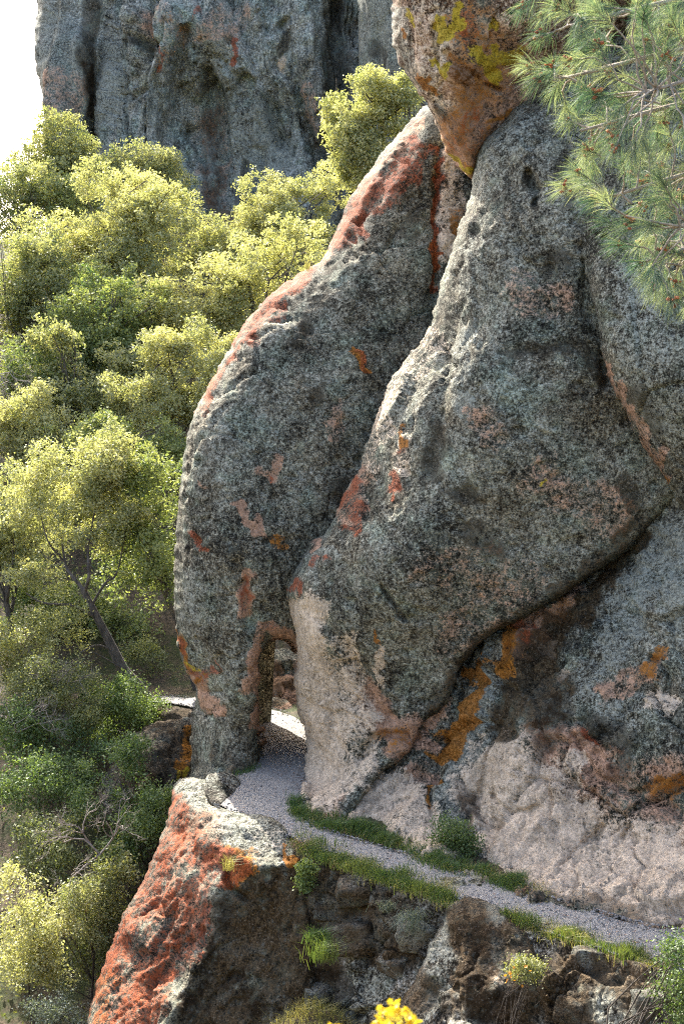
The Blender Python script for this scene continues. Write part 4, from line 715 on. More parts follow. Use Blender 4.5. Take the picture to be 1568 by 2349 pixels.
TREES = [
 ('oak_tree', 'tall tree with its crown against the white sky and cliff pillar', [(135, 318, 62, 56), (190, 370, 66, 50), (70, 362, 60, 50), (130, 405, 105, 50)], 84, 'oak', 1.0, (1, -.05)),
 ('oak_tree', 'small rounded treetop directly in front of the cliff wall foot', [(330, 390, 75, 55), (390, 410, 50, 45), (270, 410, 45, 45)], 84, 'oak', 1.0, (1, -.02)),
 ('oak_tree', 'bright yellow-green tree along the cliff foot above the red boulder shoulder', [(590, 480, 90, 70), (690, 450, 80, 62), (770, 450, 50, 60), (640, 550, 120, 60)], 78, 'oak', 1.0, (1, .18)),
 ('oak_tree', 'sunny tree standing in the gap below the overhanging rock', [(870, 220, 75, 75), (930, 230, 40, 60), (830, 320, 75, 90), (890, 310, 60, 80), (800, 400, 60, 60), (860, 400, 70, 60)], 56, 'oak', 1.1, (.95, .02)),
 ('oak_tree', 'hillside tree at the left edge just below the sky', [(25, 470, 75, 85), (70, 430, 60, 50)], 79, 'oak', 1.0, (1, -.1)),
 ('oak_tree', 'widest rounded tree crown in the middle of the hillside', [(280, 470, 110, 80), (200, 540, 120, 90), (370, 540, 110, 100), (280, 620, 140, 90)], 73, 'oak', 1.0, (1, .1)),
 ('oak_tree', 'shady tree at the left edge level with the boulder shoulder', [(50, 610, 90, 80), (110, 700, 110, 90), (20, 740, 70, 80)], 69, 'oak', 1.0, (1, -.12)),
 ('oak_tree', 'yellow-green tree touching the upper slope of the arch boulder', [(620, 620, 120, 75), (540, 680, 110, 75), (440, 720, 95, 75), (660, 560, 90, 50)], 66, 'oak', 1.0, (1, .15)),
 ('dark_oak_tree', 'dark green tree in the shaded hollow of the hillside', [(230, 760, 110, 80), (300, 700, 80, 60), (180, 860, 100, 80), (120, 900, 70, 60)], 65, 'oak_dark', 1.0, (1, 0)),
 ('oak_tree', 'pale tree pressed against the boulder left flank', [(400, 880, 120, 80), (340, 960, 105, 75), (450, 800, 80, 60), (430, 960, 60, 70)], 60, 'oak', 1.0, (1, .14)),
 ('oak_tree', 'bright low tree at the left edge below the dark hollow', [(50, 960, 90, 65), (110, 1020, 80, 60), (0, 1010, 60, 60)], 58, 'oak', 1.0, (1, .1)),
 ('dark_oak_tree', 'deep green tree beside the lower left flank of the arch boulder', [(350, 1130, 70, 90), (330, 1270, 80, 90), (375, 1340, 40, 70)], 47.2, 'oak_dark', 1.1, (1, .0), (455, 1560, 47.6)),
 ('oak_tree', 'treetop squeezed between the wide crown and the cliff foot', [(480, 560, 70, 60), (450, 620, 60, 60)], 76, 'oak', 1.0, (1, .05)),
 ('dark_oak_tree', 'shaded tree half hidden under the wide rounded crown', [(340, 760, 90, 70), (430, 780, 60, 60), (250, 680, 90, 60)], 68, 'oak_dark', 1.0, (1, -.05)),
 ('dark_oak_tree', 'dark tree between the left edge tree and the hollow', [(60, 850, 100, 70), (170, 960, 80, 60), (20, 900, 60, 50)], 62, 'oak_dark', 1.0, (.9, 0)),
 ('dark_oak_tree', 'dark tree filling the gap behind the leaning tree crown', [(280, 1040, 90, 70), (200, 1010, 80, 60), (380, 1040, 60, 60)], 57, 'oak_dark', 1.0, (1, .02)),
 ('oak_tree', 'pale tree on the slope between the sky tree and the wide crown', [(120, 470, 80, 50), (180, 460, 60, 45)], 80, 'oak_dark', 1.0, (1.1, .1)),
 ('dark_oak_tree', 'dark tree right behind the leaning trunk', [(170, 1420, 90, 70), (290, 1440, 70, 60), (90, 1400, 70, 60)], 51, 'oak_dark', 1.0, (.9, .0)),
 ('oak_tree', 'low pale tree tucked under the yellow-green tree by the boulder slope', [(330, 850, 80, 60), (260, 900, 70, 55), (480, 840, 50, 50)], 63, 'oak', 1.0, (1, .05)),
 ('oak_tree', 'pale tree bridging the left edge trees above the leaning tree', [(150, 900, 80, 50), (210, 960, 70, 50), (110, 790, 60, 50)], 61, 'oak', 1.0, (1, .0)),
 ('oak_tree', 'pale tree lowest at the left edge above the brown brush', [(40, 1180, 110, 95), (30, 1290, 80, 80)], 50, 'oak', 1.0, (1, -.02)),
]
for k, (nm, lb, el, Y, mt, dn, tn, *bs) in enumerate(TREES):
    bs = bs[0] if bs else None
    tree(nm, lb, 'tree', el, Y, mt, dn * 1.2, 0.155 if Y > 60 else 0.125, 100 + 7 * k, group=FG, tone=tn, grow=1.18, base=(P(*bs)[:2] if bs else None))
# the wood goes on past the left edge
src = sorted([o for o in COL.objects if o.parent is None and o.get('group') == FG][:14], key=lambda o: -o.location.y); past = []
ORD = 'first second third fourth fifth sixth seventh eighth ninth tenth eleventh twelfth thirteenth fourteenth'.split()
rs = RS(8)
for k, o in enumerate(src[:14]):
    if len(past) > 12: continue
    ut = rs.uniform(-420, -150)
    c = o.copy(); COL.objects.link(c); c['label'] = ORD[len(past)] + ' hillside tree past the left edge of the view, counting downhill from the cliff'; past.append(c); c['group'] = 'trees beyond the left edge'
    y_ = o.location.y - .5; x_ = (ut - CU) / F * y_
    c.location = (x_, y_, float(terrain(np.array([x_]), np.array([y_]))[0]) - .15); c.rotation_euler = (0, 0, rs.uniform(-.5, .5))
    for ch in o.children:
        d = ch.copy(); COL.objects.link(d); d.parent = c
# the leaning tree with its bare trunk in view
lb_ = P(345, 1640, 46.0)
lt = tree('leaning_oak_tree', 'tree with a bare dark leaning trunk beside the far trail bend', 'tree', [(200, 1080, 140, 110), (110, 1150, 110, 90), (270, 1180, 90, 100), (180, 1250, 120, 70), (110, 1340, 90, 50)], 47, 'oak', 1.2, 0.11, 301, trunk=False, group=FG, base=tuple(lb_), tone=(1, .06))
def px_tube(pts, rad, n=8): return tube(spline([tuple(P(*p)) for p in pts], 6), np.interp(np.linspace(0, 1, (len(pts) - 1) * 6 + 1), np.linspace(0, 1, len(rad)), rad), n)
lo = lt.location
mesh('trunk', *px_tube([(350, 1655, 46.2), (325, 1590, 46), (285, 1540, 46), (255, 1480, 46), (225, 1420, 46), (200, 1370, 46), (190, 1350, 46)], [.30, .26, .2, .16, .13, .11, .10]), M['bark'], lt, origin=lo)
for pts, r in [([(195, 1355, 46), (165, 1320, 46.3), (150, 1290, 46.6), (140, 1220, 47)], .08), ([(195, 1355, 46), (205, 1320, 45.6), (203, 1260, 46), (220, 1160, 46.5)], .07), ([(210, 1390, 46), (240, 1340, 46), (270, 1310, 46.4), (290, 1200, 46.6)], .05), ([(225, 1420, 46), (170, 1390, 45.7), (100, 1383, 45.5), (60, 1360, 45.4)], .06), ([(255, 1490, 46), (220, 1480, 45.5), (180, 1500, 45)], .045), ([(150, 1290, 46.6), (110, 1240, 46.4), (90, 1160, 46.5)], .04), ([(300, 1550, 46), (250, 1515, 45.6), (200, 1490, 45.2)], .04)]:
    mesh('limb', *px_tube(pts, [r, r * .7, r * .35], 6), M['bark'], lt, origin=lo)

# shrubs and low growth on the slope and in the ravine
SHRUBS = [
 ('shrub', 'leafy bright green bush at the foot of the leaning trunk', [(270, 1610, 70, 60), (320, 1650, 45, 60), (220, 1660, 60, 50)], 44.5, 'bush', .09, (1.2, .15)),
 ('shrub', 'pale green brushy shrub at the left edge below the leaning tree', [(50, 1470, 90, 70), (140, 1450, 70, 50), (20, 1560, 60, 60)], 45, 'shrub', .085, (1.2, .2)),
 ('shrub', 'dull olive shrub in front of the leaning tree trunk', [(130, 1560, 80, 70), (190, 1600, 60, 60)], 44, 'shrub', .08, (.9, .05)),
 ('shrub', 'dark shrub on the shaded ravine side below the brown brush', [(70, 1690, 110, 80), (180, 1720, 70, 60)], 42.5, 'bush', .085, (.9, 0)),
 ('shrub', 'dark green bush in the ravine at the left edge', [(60, 1800, 110, 80), (160, 1800, 60, 60)], 40.5, 'bush', .085, (1, .05)),
 ('shrub', 'green leafy bush hanging behind the red lichen boulder', [(330, 1880, 60, 60), (280, 1960, 60, 60), (370, 1830, 35, 45)], 38.5, 'bush', .085, (1.2, .12)),
 ('shrub', 'shaded shrub beside the lower left side of the red lichen boulder', [(230, 2080, 60, 90), (200, 2200, 50, 80), (260, 2000, 50, 50)], 36, 'shrub', .085, (.9, 0)),
 ('shrub', 'dark shrub behind the pale dead branches', [(130, 1930, 110, 80), (60, 1990, 80, 60)], 38.5, 'shrub', .08, (.8, 0)),
 ('oak_shrub', 'sunny yellow-green bush filling the lower left corner', [(40, 2060, 65, 80), (100, 2130, 85, 80), (50, 2210, 90, 80), (120, 2240, 60, 70)], 34.5, 'oak', .085, (1, .08)),
 ('sage_shrub', 'silvery grey-green shrub at the bottom left corner', [(110, 2330, 60, 45), (160, 2345, 40, 40)], 32.5, 'sage', .06, (1, 0)),
 ('shrub', 'small green bush between the rock wall and the trail', [(1035, 1915, 30, 48), (1060, 1945, 30, 38), (1020, 1960, 30, 32)], 30.6, 'bush', .06, (1, .02)),
 ('shrub', 'leafy green bush at the right edge below the trail', [(1575, 2180, 45, 55), (1555, 2270, 52, 65), (1590, 2320, 70, 70)], 22.6, 'bush', .055, (.9, .02)),
 ('shrub', 'tangled olive brush on the slope left of the leaning trunk foot', [(60, 1610, 80, 60), (150, 1650, 70, 50), (10, 1660, 50, 50)], 43.2, 'shrub', .08, (1.1, .1)),
 ('shrub', 'leafy shrub above the far sunny trail bend', [(310, 1480, 60, 50), (390, 1490, 40, 40)], 52, 'oak_dark', .1, (1, .05)),
 ('shrub', 'dark leafy shrub draped over the mossy outcrop', [(250, 1760, 60, 60), (310, 1840, 70, 50), (210, 1850, 50, 60), (300, 1720, 40, 35)], 39.6, 'bush', .08, (1, .02)),
 ('shrub', 'sunny low shrub beside the foot of the red lichen boulder', [(215, 2130, 40, 50), (180, 2060, 50, 50)], 35, 'oak', .075, (1, -.1)),
 ('shrub', 'sunlit bush on the bank behind the rock arch', [(640, 1440, 60, 60), (600, 1500, 30, 40)], 52, 'oak', .08, (1, 0)),
 ('shrub', 'dark bush in the shade left of the boulder foot', [(380, 1560, 45, 50), (330, 1500, 45, 40)], 49, 'shrub', .08, (.8, 0)),
]
for k, (nm, lb, el, Y, mt, lf, tn) in enumerate(SHRUBS):
    tree(nm, lb, 'shrub', el, Y, mt, 0.95, lf, 400 + 11 * k, group='shrubs', tone=tn, clump=.45, spray=.12, tr=.045, bark='twig' if k in (1, 2) else 'bark')

# stones of the wall under the trail
def stone_proto(seed, moss):
    import bmesh
    bm = bmesh.new(); bmesh.ops.create_cube(bm, size=2.0); bmesh.ops.subdivide_edges(bm, edges=bm.edges[:], cuts=4, use_grid_fill=True)
    v = np.array([x.co[:] for x in bm.verts]); f = np.array([[y.index for y in x.verts] for x in bm.faces]); bm.free()
    r = np.linalg.norm(v, axis=1, keepdims=True); v = v * 0.62 + v / r * 0.40
    v = v + 0.22 * np.stack([noise(v * 0.9 + seed, seed), noise(v * 0.9 + seed + 9, seed), noise(v * 0.9 + seed + 19, seed)], -1) + 0.07 * np.stack([noise(v * 2.6 + seed, seed), noise(v * 2.6 + 9, seed), noise(v * 2.6 + 19, seed)], -1)
    za = np.zeros((len(v), 4)); zb = np.zeros((len(v), 4)); nn = noise(v * 1.2 + 40 + seed, 2)
    zb[:, 1] = np.clip(moss + 0.5 * nn, 0, 1); zb[:, 2] = np.clip(0.55 - moss - 0.6 * nn, 0, .8)
    o = mesh('stone', v * 0.5, f, M['stone'], None, True, dict(zone_a=za, zone_b=zb)); me = o.data
    bpy.data.objects.remove(o); return me
PROT = [stone_proto(i + 1, m) for i, m in enumerate((0.25, 0.6, 0.45, 0.65, 0.15, 0.5, 0.35))]
wl = np.array(spline([(690, 1950), (800, 1985), (1000, 2058), (1200, 2125), (1400, 2190), (1568, 2240)], 10))
rs = RS(77); done = []
WF = TPS([gp(690, 1950, 0), gp(800, 1985, 0), gp(1000, 2058, 0), gp(1200, 2125, 0), gp(1400, 2190, 0), gp(1568, 2240, 0), (680, 2150, 30.4), (760, 2100, 29.6), (820, 2250, 28.6), (930, 2200, 27.8), (900, 2349, 27.4), (1000, 2400, 26.4), (1300, 2250, 24.8), (1300, 2380, 24.0), (1500, 2349, 22.9), (1700, 2400, 22), (780, 2030, 29.5), (1330, 2195, 25.1), (1500, 2250, 23.8)])
for _ in range(4000):
    u = rs.uniform(700, 1560); top = np.interp(u, wl[:, 0], wl[:, 1]); v = rs.uniform(top + 22, 2349)
    if 930 < u < 1255 and v > np.interp(u, [930, 1050, 1255], [2240, 2070, 2200]): continue
    r = rs.uniform(22, 46)
    if any((u - a) ** 2 + ((v - b) * 1.25) ** 2 < (1.25 * (r + c)) ** 2 for a, b, c in done): continue
    done.append((u, v, r)); 
    if len(done) >= 9: break
lw = Vector(ledge.location)
for k, (u, v, r) in enumerate(done):
    Yw = float(WF(np.array([[u, v]]))[0]); p = P(u, v, Yw + 0.16); w_ = r / F * Yw * 2.2
    o = bpy.data.objects.new('stone', PROT[k % len(PROT)]); COL.objects.link(o); o.parent = ledge; o.location = Vector(p) - lw
    o.scale = (w_ * rs.uniform(.95, 1.25), w_ * rs.uniform(.7, .9), w_ * rs.uniform(.62, .85)); o.rotation_euler = (rs.normal() * .25, rs.normal() * .25, rs.normal() * .5 + (0, 3.14)[k % 2])

# grey pine reaching in from the right
pb = np.array([6.3, 14.6, float(terrain(np.array([6.3]), np.array([14.6]))[0]) - .2])
pine = empty('pine_tree', pb, 'long-needled grey pine with reddish cones reaching in at the top right', 'tree')
rs = RS(9)
tk = np.array([pb, pb + (0, .1, 5), pb + (-.1, .1, 9), pb + (0, 0, 14), pb + (.1, 0, 18)])
mesh('trunk', *tube(spline(tk, 6), np.linspace(.28, .1, 25), 10), M['bark'], pine, origin=pb)
tips = [(1244, 35, 14), (1200, 10, 14), (1334, 60, 13.6), (1304, 140, 13.7), (1234, 178, 13.8), (1215, 150, 14), (1366, 215, 13.4), (1304, 275, 14.2), (1414, 290, 13.2), (1326, 395, 13.7), (1349, 345, 13.9), (1364, 455, 13.5), (1300, 430, 13.9), (1449, 510, 13.3), (1519, 565, 13.2), (1499, 652, 13.3), (1470, 600, 13.6), (1420, 560, 13.7), (1540, 690, 13.0), (1240, 80, 13.9), (1275, 15, 13.6)]
for _ in range(165):
    v = rs.uniform(-60, 700); lim = np.interp(v, [-60, 60, 200, 300, 420, 560, 700], [1190, 1225, 1215, 1290, 1300, 1400, 1530])
    u = lim + 15 + (1680 - lim) * rs.rand() ** .8; tips.append((u, v, rs.uniform(12.6, 15.0)))
for _ in range(120): tips.append((rs.uniform(1680, 2150), rs.uniform(-150, 800), rs.uniform(13.2, 15.6)))
for _ in range(34): tips.append((rs.uniform(1430, 1640), rs.uniform(-70, 130), rs.uniform(12.6, 15.0)))
limbs = []
for zt, ue, ve, ye in [(4.6, 1480, 600, 13.5), (6.0, 1400, 450, 13.6), (7.4, 1330, 300, 13.9), (8.6, 1290, 180, 13.8), (9.6, 1300, 60, 13.8), (10.6, 1250, -30, 14.1), (5.4, 1560, 520, 12.9), (8.0, 1480, 210, 13.1)]:
    b = P(ue, ve, ye); a = np.array([pb[0] - .1, pb[1], b[2] + .25])
    m = (a + b) / 2 + np.array([0, 0, 0.35]); q = spline([a, m, b], 10); limbs.append(q)
    mesh('limb', *tube(q, np.linspace(.055, .012, len(q)), 6), M['pinetwig'], pine, origin=pb)
LP = np.concatenate(limbs); tw, nd, tone = [], [], []
cones = []
for k, (u, v, y) in enumerate(tips):
    t = P(u, v, y); d = LP - t; dist = np.linalg.norm(d, axis=1) + 0.6 * np.clip(-d[:, 0], 0, 9); st = LP[np.argmin(dist + rs.rand(len(LP)) * .4)]
    L = np.linalg.norm(st - t)
    if L > 1.3: st = t + (st - t) / L * 1.3
    if L < .25: st = t + np.array([.35, rs.normal() * .1, -.05])
    q = bend(st, t, 0.1, rs, 7); tw.append(tube(q, np.linspace(.011, .004, 7), 4))
    ax = (q[-1] - q[-3]); ax /= np.linalg.norm(ax)
    nn = 135 if k < 21 else (120 if u < 1660 else 50); along = rs.rand(nn) ** 1.6
    bp = t - ax * (along * 0.22)[:, None]
    r = rs.normal(size=(nn, 3)); r -= (r @ ax)[:, None] * ax; r /= np.linalg.norm(r, axis=1, keepdims=True)
    fwd = 0.45 + 0.75 * (1 - along) * rs.rand(nn)
    dr = ax * (fwd * 1.25)[:, None] + r * (0.25 + 0.5 * rs.rand(nn))[:, None] + np.array([0, 0, -.2]); dr /= np.linalg.norm(dr, axis=1, keepdims=True)
    ln = 0.20 + 0.09 * rs.rand(nn)
    side = np.cross(dr, rs.normal(size=(nn, 3))); side /= np.linalg.norm(side, axis=1, keepdims=True); side *= 0.0017
    mid = bp + dr * (ln * .55)[:, None]; end = bp + dr * ln[:, None] + np.array([0, 0, -.035]) * (ln / .25)[:, None]
    nd.append(np.stack([bp - side, bp + side, mid + side, mid - side, end], 1)); tone.append(np.clip(.05 + .75 * rs.rand() ** 1.3 + .22 * rs.normal(size=nn), 0, 1))
    if k < 21 or (rs.rand() < .38 and u < 1640): cones.append(t + ax * .005)
v, f = join(tw); mesh('twigs', v, f, M['pinetwig'], pine, origin=pb)['kind'] = 'stuff'
nv = np.concatenate(nd); N_ = len(nv); b_ = np.arange(N_)[:, None] * 5
o = mesh('needles', nv.reshape(-1, 3), [b_ + np.array([[0, 1, 2, 3]]), b_ + np.array([[3, 2, 4]])], M['needle'], pine, False, dict(tone=np.repeat(np.concatenate(tone), 5)), origin=pb); o['kind'] = 'stuff'
def cone_mesh():
    r = RS(5); V, Fc = [], []
    oc = np.array([[1, 0, 0], [0, 1, 0], [-1, 0, 0], [0, -1, 0], [0, 0, 1.6], [0, 0, -1]], float); of = np.array([[0, 1, 4], [1, 2, 4], [2, 3, 4], [3, 0, 4], [1, 0, 5], [2, 1, 5], [3, 2, 5], [0, 3, 5]])
    for i in range(7): V.append(oc * .013 * (.8 + .5 * r.rand()) + r.normal(size=3) * .017); Fc.append(of + 6 * i)
    o = mesh('cone', np.concatenate(V), np.concatenate(Fc), M['cone'], None, True, dict(tone=np.repeat(r.rand(7), 6))); me = o.data; bpy.data.objects.remove(o); return me
cm = cone_mesh()
for c in cones:
    o = bpy.data.objects.new('cone', cm); COL.objects.link(o); o.parent = pine; o.location = Vector(c) - Vector(pine.location); o.rotation_euler = tuple(rs.rand(3) * 6.28); o.scale = (rs.uniform(.8, 1.7),) * 3

# ------------------------------------------------------------------ grass
def blades(base, h, rs, lean=0.35, wd=0.007):
    n = len(base); th = rs.rand(n) * 6.28; d = np.c_[np.cos(th), np.sin(th), np.zeros(n)] * (lean * rs.rand(n))[:, None]
    h = h * (0.55 + 0.8 * rs.rand(n)); sd = np.c_[-np.sin(th + 1), np.cos(th + 1), np.zeros(n)] * wd
    up = np.array([0, 0, 1.0]); m = base + (up + d * .5) * (h * .55)[:, None]; e = base + (up * .93 + d * 1.5) * h[:, None]
    v = np.stack([base - sd, base + sd, m + sd * .8, m - sd * .8, e], 1).reshape(-1, 3); b = np.arange(n)[:, None] * 5
    return v, [b + np.array([[0, 1, 2, 3]]), b + np.array([[3, 2, 4]])]
def grass(name, label, base, h, mat, seed, lean=.35, wd=.007, tone=(1, 0), kind='stuff', cat='grass', parent=None):
    rs = RS(seed); h = h * np.clip(0.75 + 0.9 * noise(base * 1.7, seed + 3), .25, 1.7); v, f = blades(base, h, rs, lean, wd); org = base.min(0)
    tn = np.clip((0.5 + 0.45 * noise(base * 1.3, seed) + .5 * (rs.rand(len(base)) - .5)) * tone[0] + tone[1], 0, 1)
    o = mesh(name, v, f, M[mat], parent, False, dict(tone=np.repeat(tn, 5)), origin=org)
    return tag(o, label, cat, kind=kind) if parent is None else o
def strip(pts, n, wpx, seed, z=0.0, dens=None):
    rs = RS(seed); c = spline(pts, 12); t = rs.rand(n) * (len(c) - 1); i = np.minimum(t.astype(int), len(c) - 2); f = (t - i)[:, None]
    q = c[i] * (1 - f) + c[i + 1] * f; q = q + rs.normal(size=(n, 2)) * np.array([wpx, wpx * .75])
    g = G(q[:, 0], q[:, 1], z); k = noise(g * 0.9, seed) + .6 * noise(g * 3.1, seed + 1) + .3 * rs.normal(size=n) > -.2
    return g[k]
grass('grass', 'green grass along the inner edge of the trail below the rock wall', np.concatenate([strip([(678, 1845), (695, 1872), (745, 1888), (805, 1898), (900, 1934), (1000, 1972)], 9000, 11, 1), strip([(960, 1965), (1040, 1990), (1120, 2012), (1190, 2036)], 6000, 12, 2)]), .22, 'grass', 11, .6, tone=(.85, -.02))
grass('grass', 'yellowing grass fringe on the outer edge of the trail', np.concatenate([strip([(690, 1938), (760, 1965), (850, 1998), (930, 2026), (1030, 2060)], 11000, 13, 3, -.03), strip([(1240, 2132), (1330, 2160), (1430, 2192), (1520, 2220)], 4500, 9, 4, -.03), strip([(1150, 2100), (1200, 2118)], 500, 8, 5, -.02)]), .24, 'grass', 12, tone=(1.0, .2))
grass('grass', 'small green tuft of grass at the arch foot beside the trail', strip([(545, 1778), (585, 1768)], 500, 8, 6), .16, 'grass', 13, tone=(.7, 0))
rs = RS(31); n = 8000; x = rs.normal(size=n) * 1.2 - .75; y = rs.normal(size=n) * 1.5 + 27.2
grass('dry_grass', 'sunny dry yellow grass on the bank at the bottom of the picture', np.c_[x, y, terrain(x, y)], .34, 'drygrass', 14, 1.0, .005, (1.1, .05), cat='dry grass')
grass('dry_grass', 'straw-coloured dry stalks leaning over the outer trail edge', np.concatenate([strip([(690, 1940), (800, 1985), (930, 2030), (1040, 2065)], 2200, 16, 23, -.05), strip([(1180, 2112), (1300, 2152), (1430, 2195), (1540, 2228)], 1800, 14, 24, -.05)]), .26, 'drygrass', 25, 1.1, .004, (.7, .3), cat='dry grass')
grass('dry_grass', 'thin dry stalks mixed into the grass under the rock wall', np.concatenate([strip([(690, 1872), (745, 1888), (900, 1934), (1000, 1972)], 900, 14, 26), strip([(1000, 1975), (1120, 2012), (1260, 2058)], 900, 14, 27)]), .26, 'drygrass', 28, 1.0, .004, (.7, .2), cat='dry grass')
rs = RS(71); n = 1500; i = rs.randint(0, len(pl), n); k = np.where(rs.rand(n) < .6, rs.beta(.4, .4, n), rs.rand(n))[:, None]
lt_ = pl[i] * (1 - k) + pr[i] * k + rs.normal(size=(n, 3)) * .08; lt_[:, 2] = .062; vq, fq_ = leaf_quads(lt_, .06, .03, rs, np.array([0, 0, 4.0])); vq[:, 2] = .055 + np.abs(vq[:, 2] - .062) * .35
o = mesh('leaf_litter', vq, fq_, M['twigleaf'], None, False, dict(tone=np.repeat(rs.rand(n), 4))); tag(o, 'dry brown leaf litter scattered on the gravel trail', 'leaf litter', kind='stuff')
def tuft(name, label, u, v, Y, n, r, h, mat, seed, lean=.9, tone=(1, 0), wd=.005, cat='grass tuft', down=0.0):
    rs = RS(seed); c = P(u, v, Y); b = c + rs.normal(size=(n, 3)) * r * np.array([1, .5, .4])
    vv, f = blades(b, h, rs, lean, wd)
    if down: 
        q = vv.reshape(-1, 5, 3); q[:, 2:4, 2] -= down * h * .5; q[:, 4, 2] -= down * h * 1.6; q[:, 4, 1] -= .1; vv = q.reshape(-1, 3)
    o = mesh(name, vv, f, M[mat], None, False, dict(tone=np.repeat(np.clip(rs.rand(n) * tone[0] + tone[1], 0, 1), 5)), origin=tuple(c)); return tag(o, label, cat)
tuft('dry_grass_tuft', 'straw-coloured grass tuft growing on the red lichen boulder', 525, 1995, 30.7, 70, .07, .36, 'drygrass', 41, 1.3, (.5, .5))
tuft('dry_grass_tuft', 'tiny straw tuft on the skyline of the arch boulder', 706, 618, 39.0, 50, .07, .28, 'drygrass', 42, .6, (.5, .5))
tuft('grass_tuft', 'hanging greyish grass tuft on the wall under the trail', 945, 2100, 27.6, 260, .13, .42, 'sage', 43, 1.0, (.7, .1), down=1.0)
tuft('dry_roots', 'reddish dry roots and straw at the corner of the red lichen boulder', 690, 1945, 30.9, 160, .10, .30, 'twigleaf', 44, 1.6, (1, 0), down=.5)
tuft('grass_tuft', 'olive grass tuft at the wall foot beside the dark boulder face', 745, 2200, 28.2, 240, .16, .40, 'grass', 45, .9, (.8, .3))
tuft('grass_tuft', 'green leafy tuft on the wall just below the trail grass', 730, 2160, 28.9, 200, .12, .26, 'grass', 46, 1.0, (.6, .1), wd=.012)
tuft('grass_tuft', 'small green tuft beside the top of the mossy ledge boulder', 1215, 2120, 26.2, 160, .12, .22, 'grass', 47, .9, (.6, .2))
tuft('grass_tuft', 'pale sage tuft halfway up the wall beside the ledge boulder', 890, 2085, 28.2, 160, .10, .25, 'sage', 48, 1.0, (.7, .1), down=.3)
# leafy plants on the wall
tree('leafy_plant', 'fresh green leafy plant at the corner of the red lichen boulder and the wall', 'plant', [(705, 1995, 16, 20), (700, 2025, 18, 22)], 30.0, 'bush', .7, .075, 501, tone=(1.2, .25), spray=.07, tr=.02)
pp = tree('poppy_plant', 'wispy green plant with orange flowers on the wall', 'plant', [(1190, 2225, 40, 34), (1235, 2230, 34, 34)], 24.6, 'shrub', .45, .045, 502, tone=(1.1, .1), spray=.07, tr=.015)
def flower_mesh(nm, r, mat, seed):
    q = RS(seed); V, Fc = [], []
    for i in range(6):
        a = i * 1.047; c, s_ = math.cos(a), math.sin(a); V += [(0, 0, 0), (c * r * .6 - s_ * r * .38, s_ * r * .6 + c * r * .38, r * .3), (c * r, s_ * r, r * .45), (c * r * .6 + s_ * r * .38, s_ * r * .6 - c * r * .38, r * .3)]; Fc.append([4 * i, 4 * i + 1, 4 * i + 2, 4 * i + 3])
    o = mesh(nm, np.array(V), np.array(Fc), M[mat], None, False, dict(tone=np.repeat(q.rand(6), 4))); me = o.data; bpy.data.objects.remove(o); return me
def scatter(me, nm, parent, pts, rs, s0=.8, s1=1.3):
    for p in pts:
        o = bpy.data.objects.new(nm, me); COL.objects.link(o); o.parent = parent; o.location = Vector(p) - Vector(parent.location); o.rotation_euler = (rs.normal() * .6 + .5, rs.normal() * .6, rs.rand() * 6.28); o.scale = (rs.uniform(s0, s1),) * 3
rs = RS(12); fm = flower_mesh('flower', .032, 'poppy', 2)
scatter(fm, 'flower', pp, [P(u, v, 24.25 + .2 * rs.rand()) for u, v in [(1163, 2248), (1168, 2232), (1178, 2220), (1180, 2250), (1205, 2218), (1160, 2255), (1188, 2236), (1215, 2228), (1172, 2241), (1196, 2262), (1158, 2239)]], rs)
# yellow flowers close to the viewpoint
fb = P(890, 2560, 5.6); fl = empty('yellow_flower_plant', fb, 'blurred yellow flower head poking up at the bottom edge', 'flower')
fy = flower_mesh('flower', .016, 'flower', 3); st = []; heads = []
for u, v, y in [(905, 2318, 5.6), (870, 2345, 5.55), (945, 2345, 5.65), (900, 2350, 5.5), (925, 2328, 5.7), (765, 2362, 5.7), (790, 2375, 5.6), (880, 2328, 5.6), (850, 2375, 5.5), (930, 2375, 5.6)]:
    h = P(u, v, y); st.append(tube(bend(fb + rs.normal(size=3) * .01, h, .05, rs, 6), np.linspace(.003, .002, 6), 4)); heads += [h + rs.normal(size=3) * .016 for _ in range(13)]
v, f = join(st); mesh('stem', v, f, M['grassstem'], fl, origin=fb); scatter(fy, 'flower', fl, heads, rs, .7, 1.4)
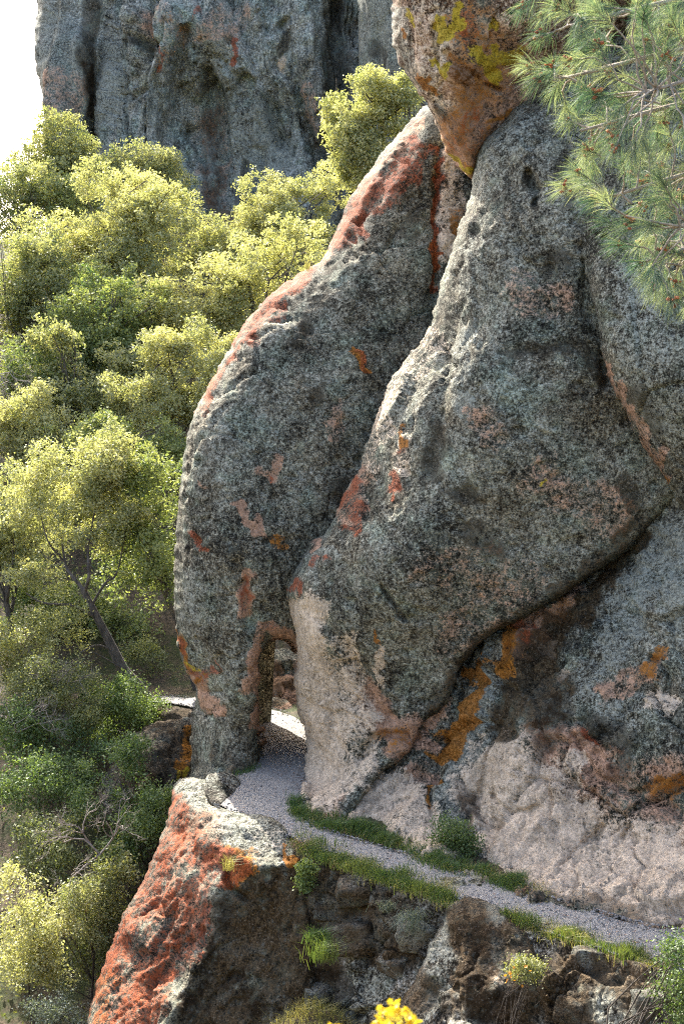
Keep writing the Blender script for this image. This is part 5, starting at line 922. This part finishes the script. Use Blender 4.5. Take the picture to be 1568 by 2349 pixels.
# bare branches
def dead(name, label, u, v, Y, L, seed, dirs, r=.03):
    rs = RS(seed); c = P(u, v, Y); parts = []
    def grow(p, d, l, r, k):
        e = p + d * l; q = bend(p, e, .12, rs, 5); parts.append(tube(q, np.linspace(r, r * .55, 5), 4))
        if k == 0: return
        for _ in range(3 if k > 1 else 4):
            nd_ = d + rs.normal(size=3) * .65; nd_ /= np.linalg.norm(nd_); grow(q[2 + rs.randint(3)], nd_, l * rs.uniform(.5, .8), r * .55, k - 1)
    for d in dirs: d = np.array(d, float); grow(c, d / np.linalg.norm(d), L, r, 4)
    v_, f_ = join(parts); o = mesh(name, v_, f_, M['twig'], None, origin=tuple(c)); return tag(o, label, 'dead branch')
dead('dead_branch', 'pale bare dead branches sprawling over the ravine shrubs', 230, 1960, 36.4, 1.0, 61, [(-.5, -.2, .8), (-.9, -.1, .35), (.2, -.2, .9), (-.3, -.3, -.2)])
dead('dead_branch', 'pale bare twigs poking in at the left edge among trees', -30, 860, 57, 1.0, 62, [(.9, -.2, .1), (.6, -.3, .5), (.8, -.2, -.2)], .03)
dead('dead_branch', 'brown leafless brush beside the leaning trunk', 130, 1620, 43.4, .9, 63, [(-.3, -.2, .9), (.4, -.1, .8), (-.8, -.2, .5), (.1, -.3, .9)], .022)
dead('dead_branch', 'grey leafless brush low at the left edge in the ravine', 40, 1680, 42, .9, 64, [(-.3, -.2, .9), (.5, -.1, .7), (.8, -.2, .3)], .022)
# low undergrowth over the slope
rs = RS(55); n = 48000; x = rs.uniform(-26, 4, n); y = rs.uniform(33, 92, n)
k = (noise(np.c_[x * .35, y * .35, 0 * x], 3) + .3 * rs.rand(n) > 0.02) & (-signed(np.c_[x, y], plat) > .4) & ~((np.abs(x + 6.5) < 3.2) & (np.abs(y - 49.5) < 3.5)); x, y = x[k], y[k]
hh = (.15 + .75 * np.clip(.5 + noise(np.c_[x * .6, y * .6, 0 * x], 4), 0, 1)) * rs.rand(len(x))
pt = np.c_[x, y, terrain(x, y) + hh]; v, f = leaf_quads(pt, .15, .09, rs, np.array([0, -.2, .8]))
o = mesh('undergrowth', v, f, M['shrub'], None, False, dict(tone=np.repeat(np.clip(.15 + .8 * rs.rand(len(pt)), 0, 1), 4))); tag(o, 'low mixed green undergrowth covering the wooded slope', 'undergrowth', kind='stuff')
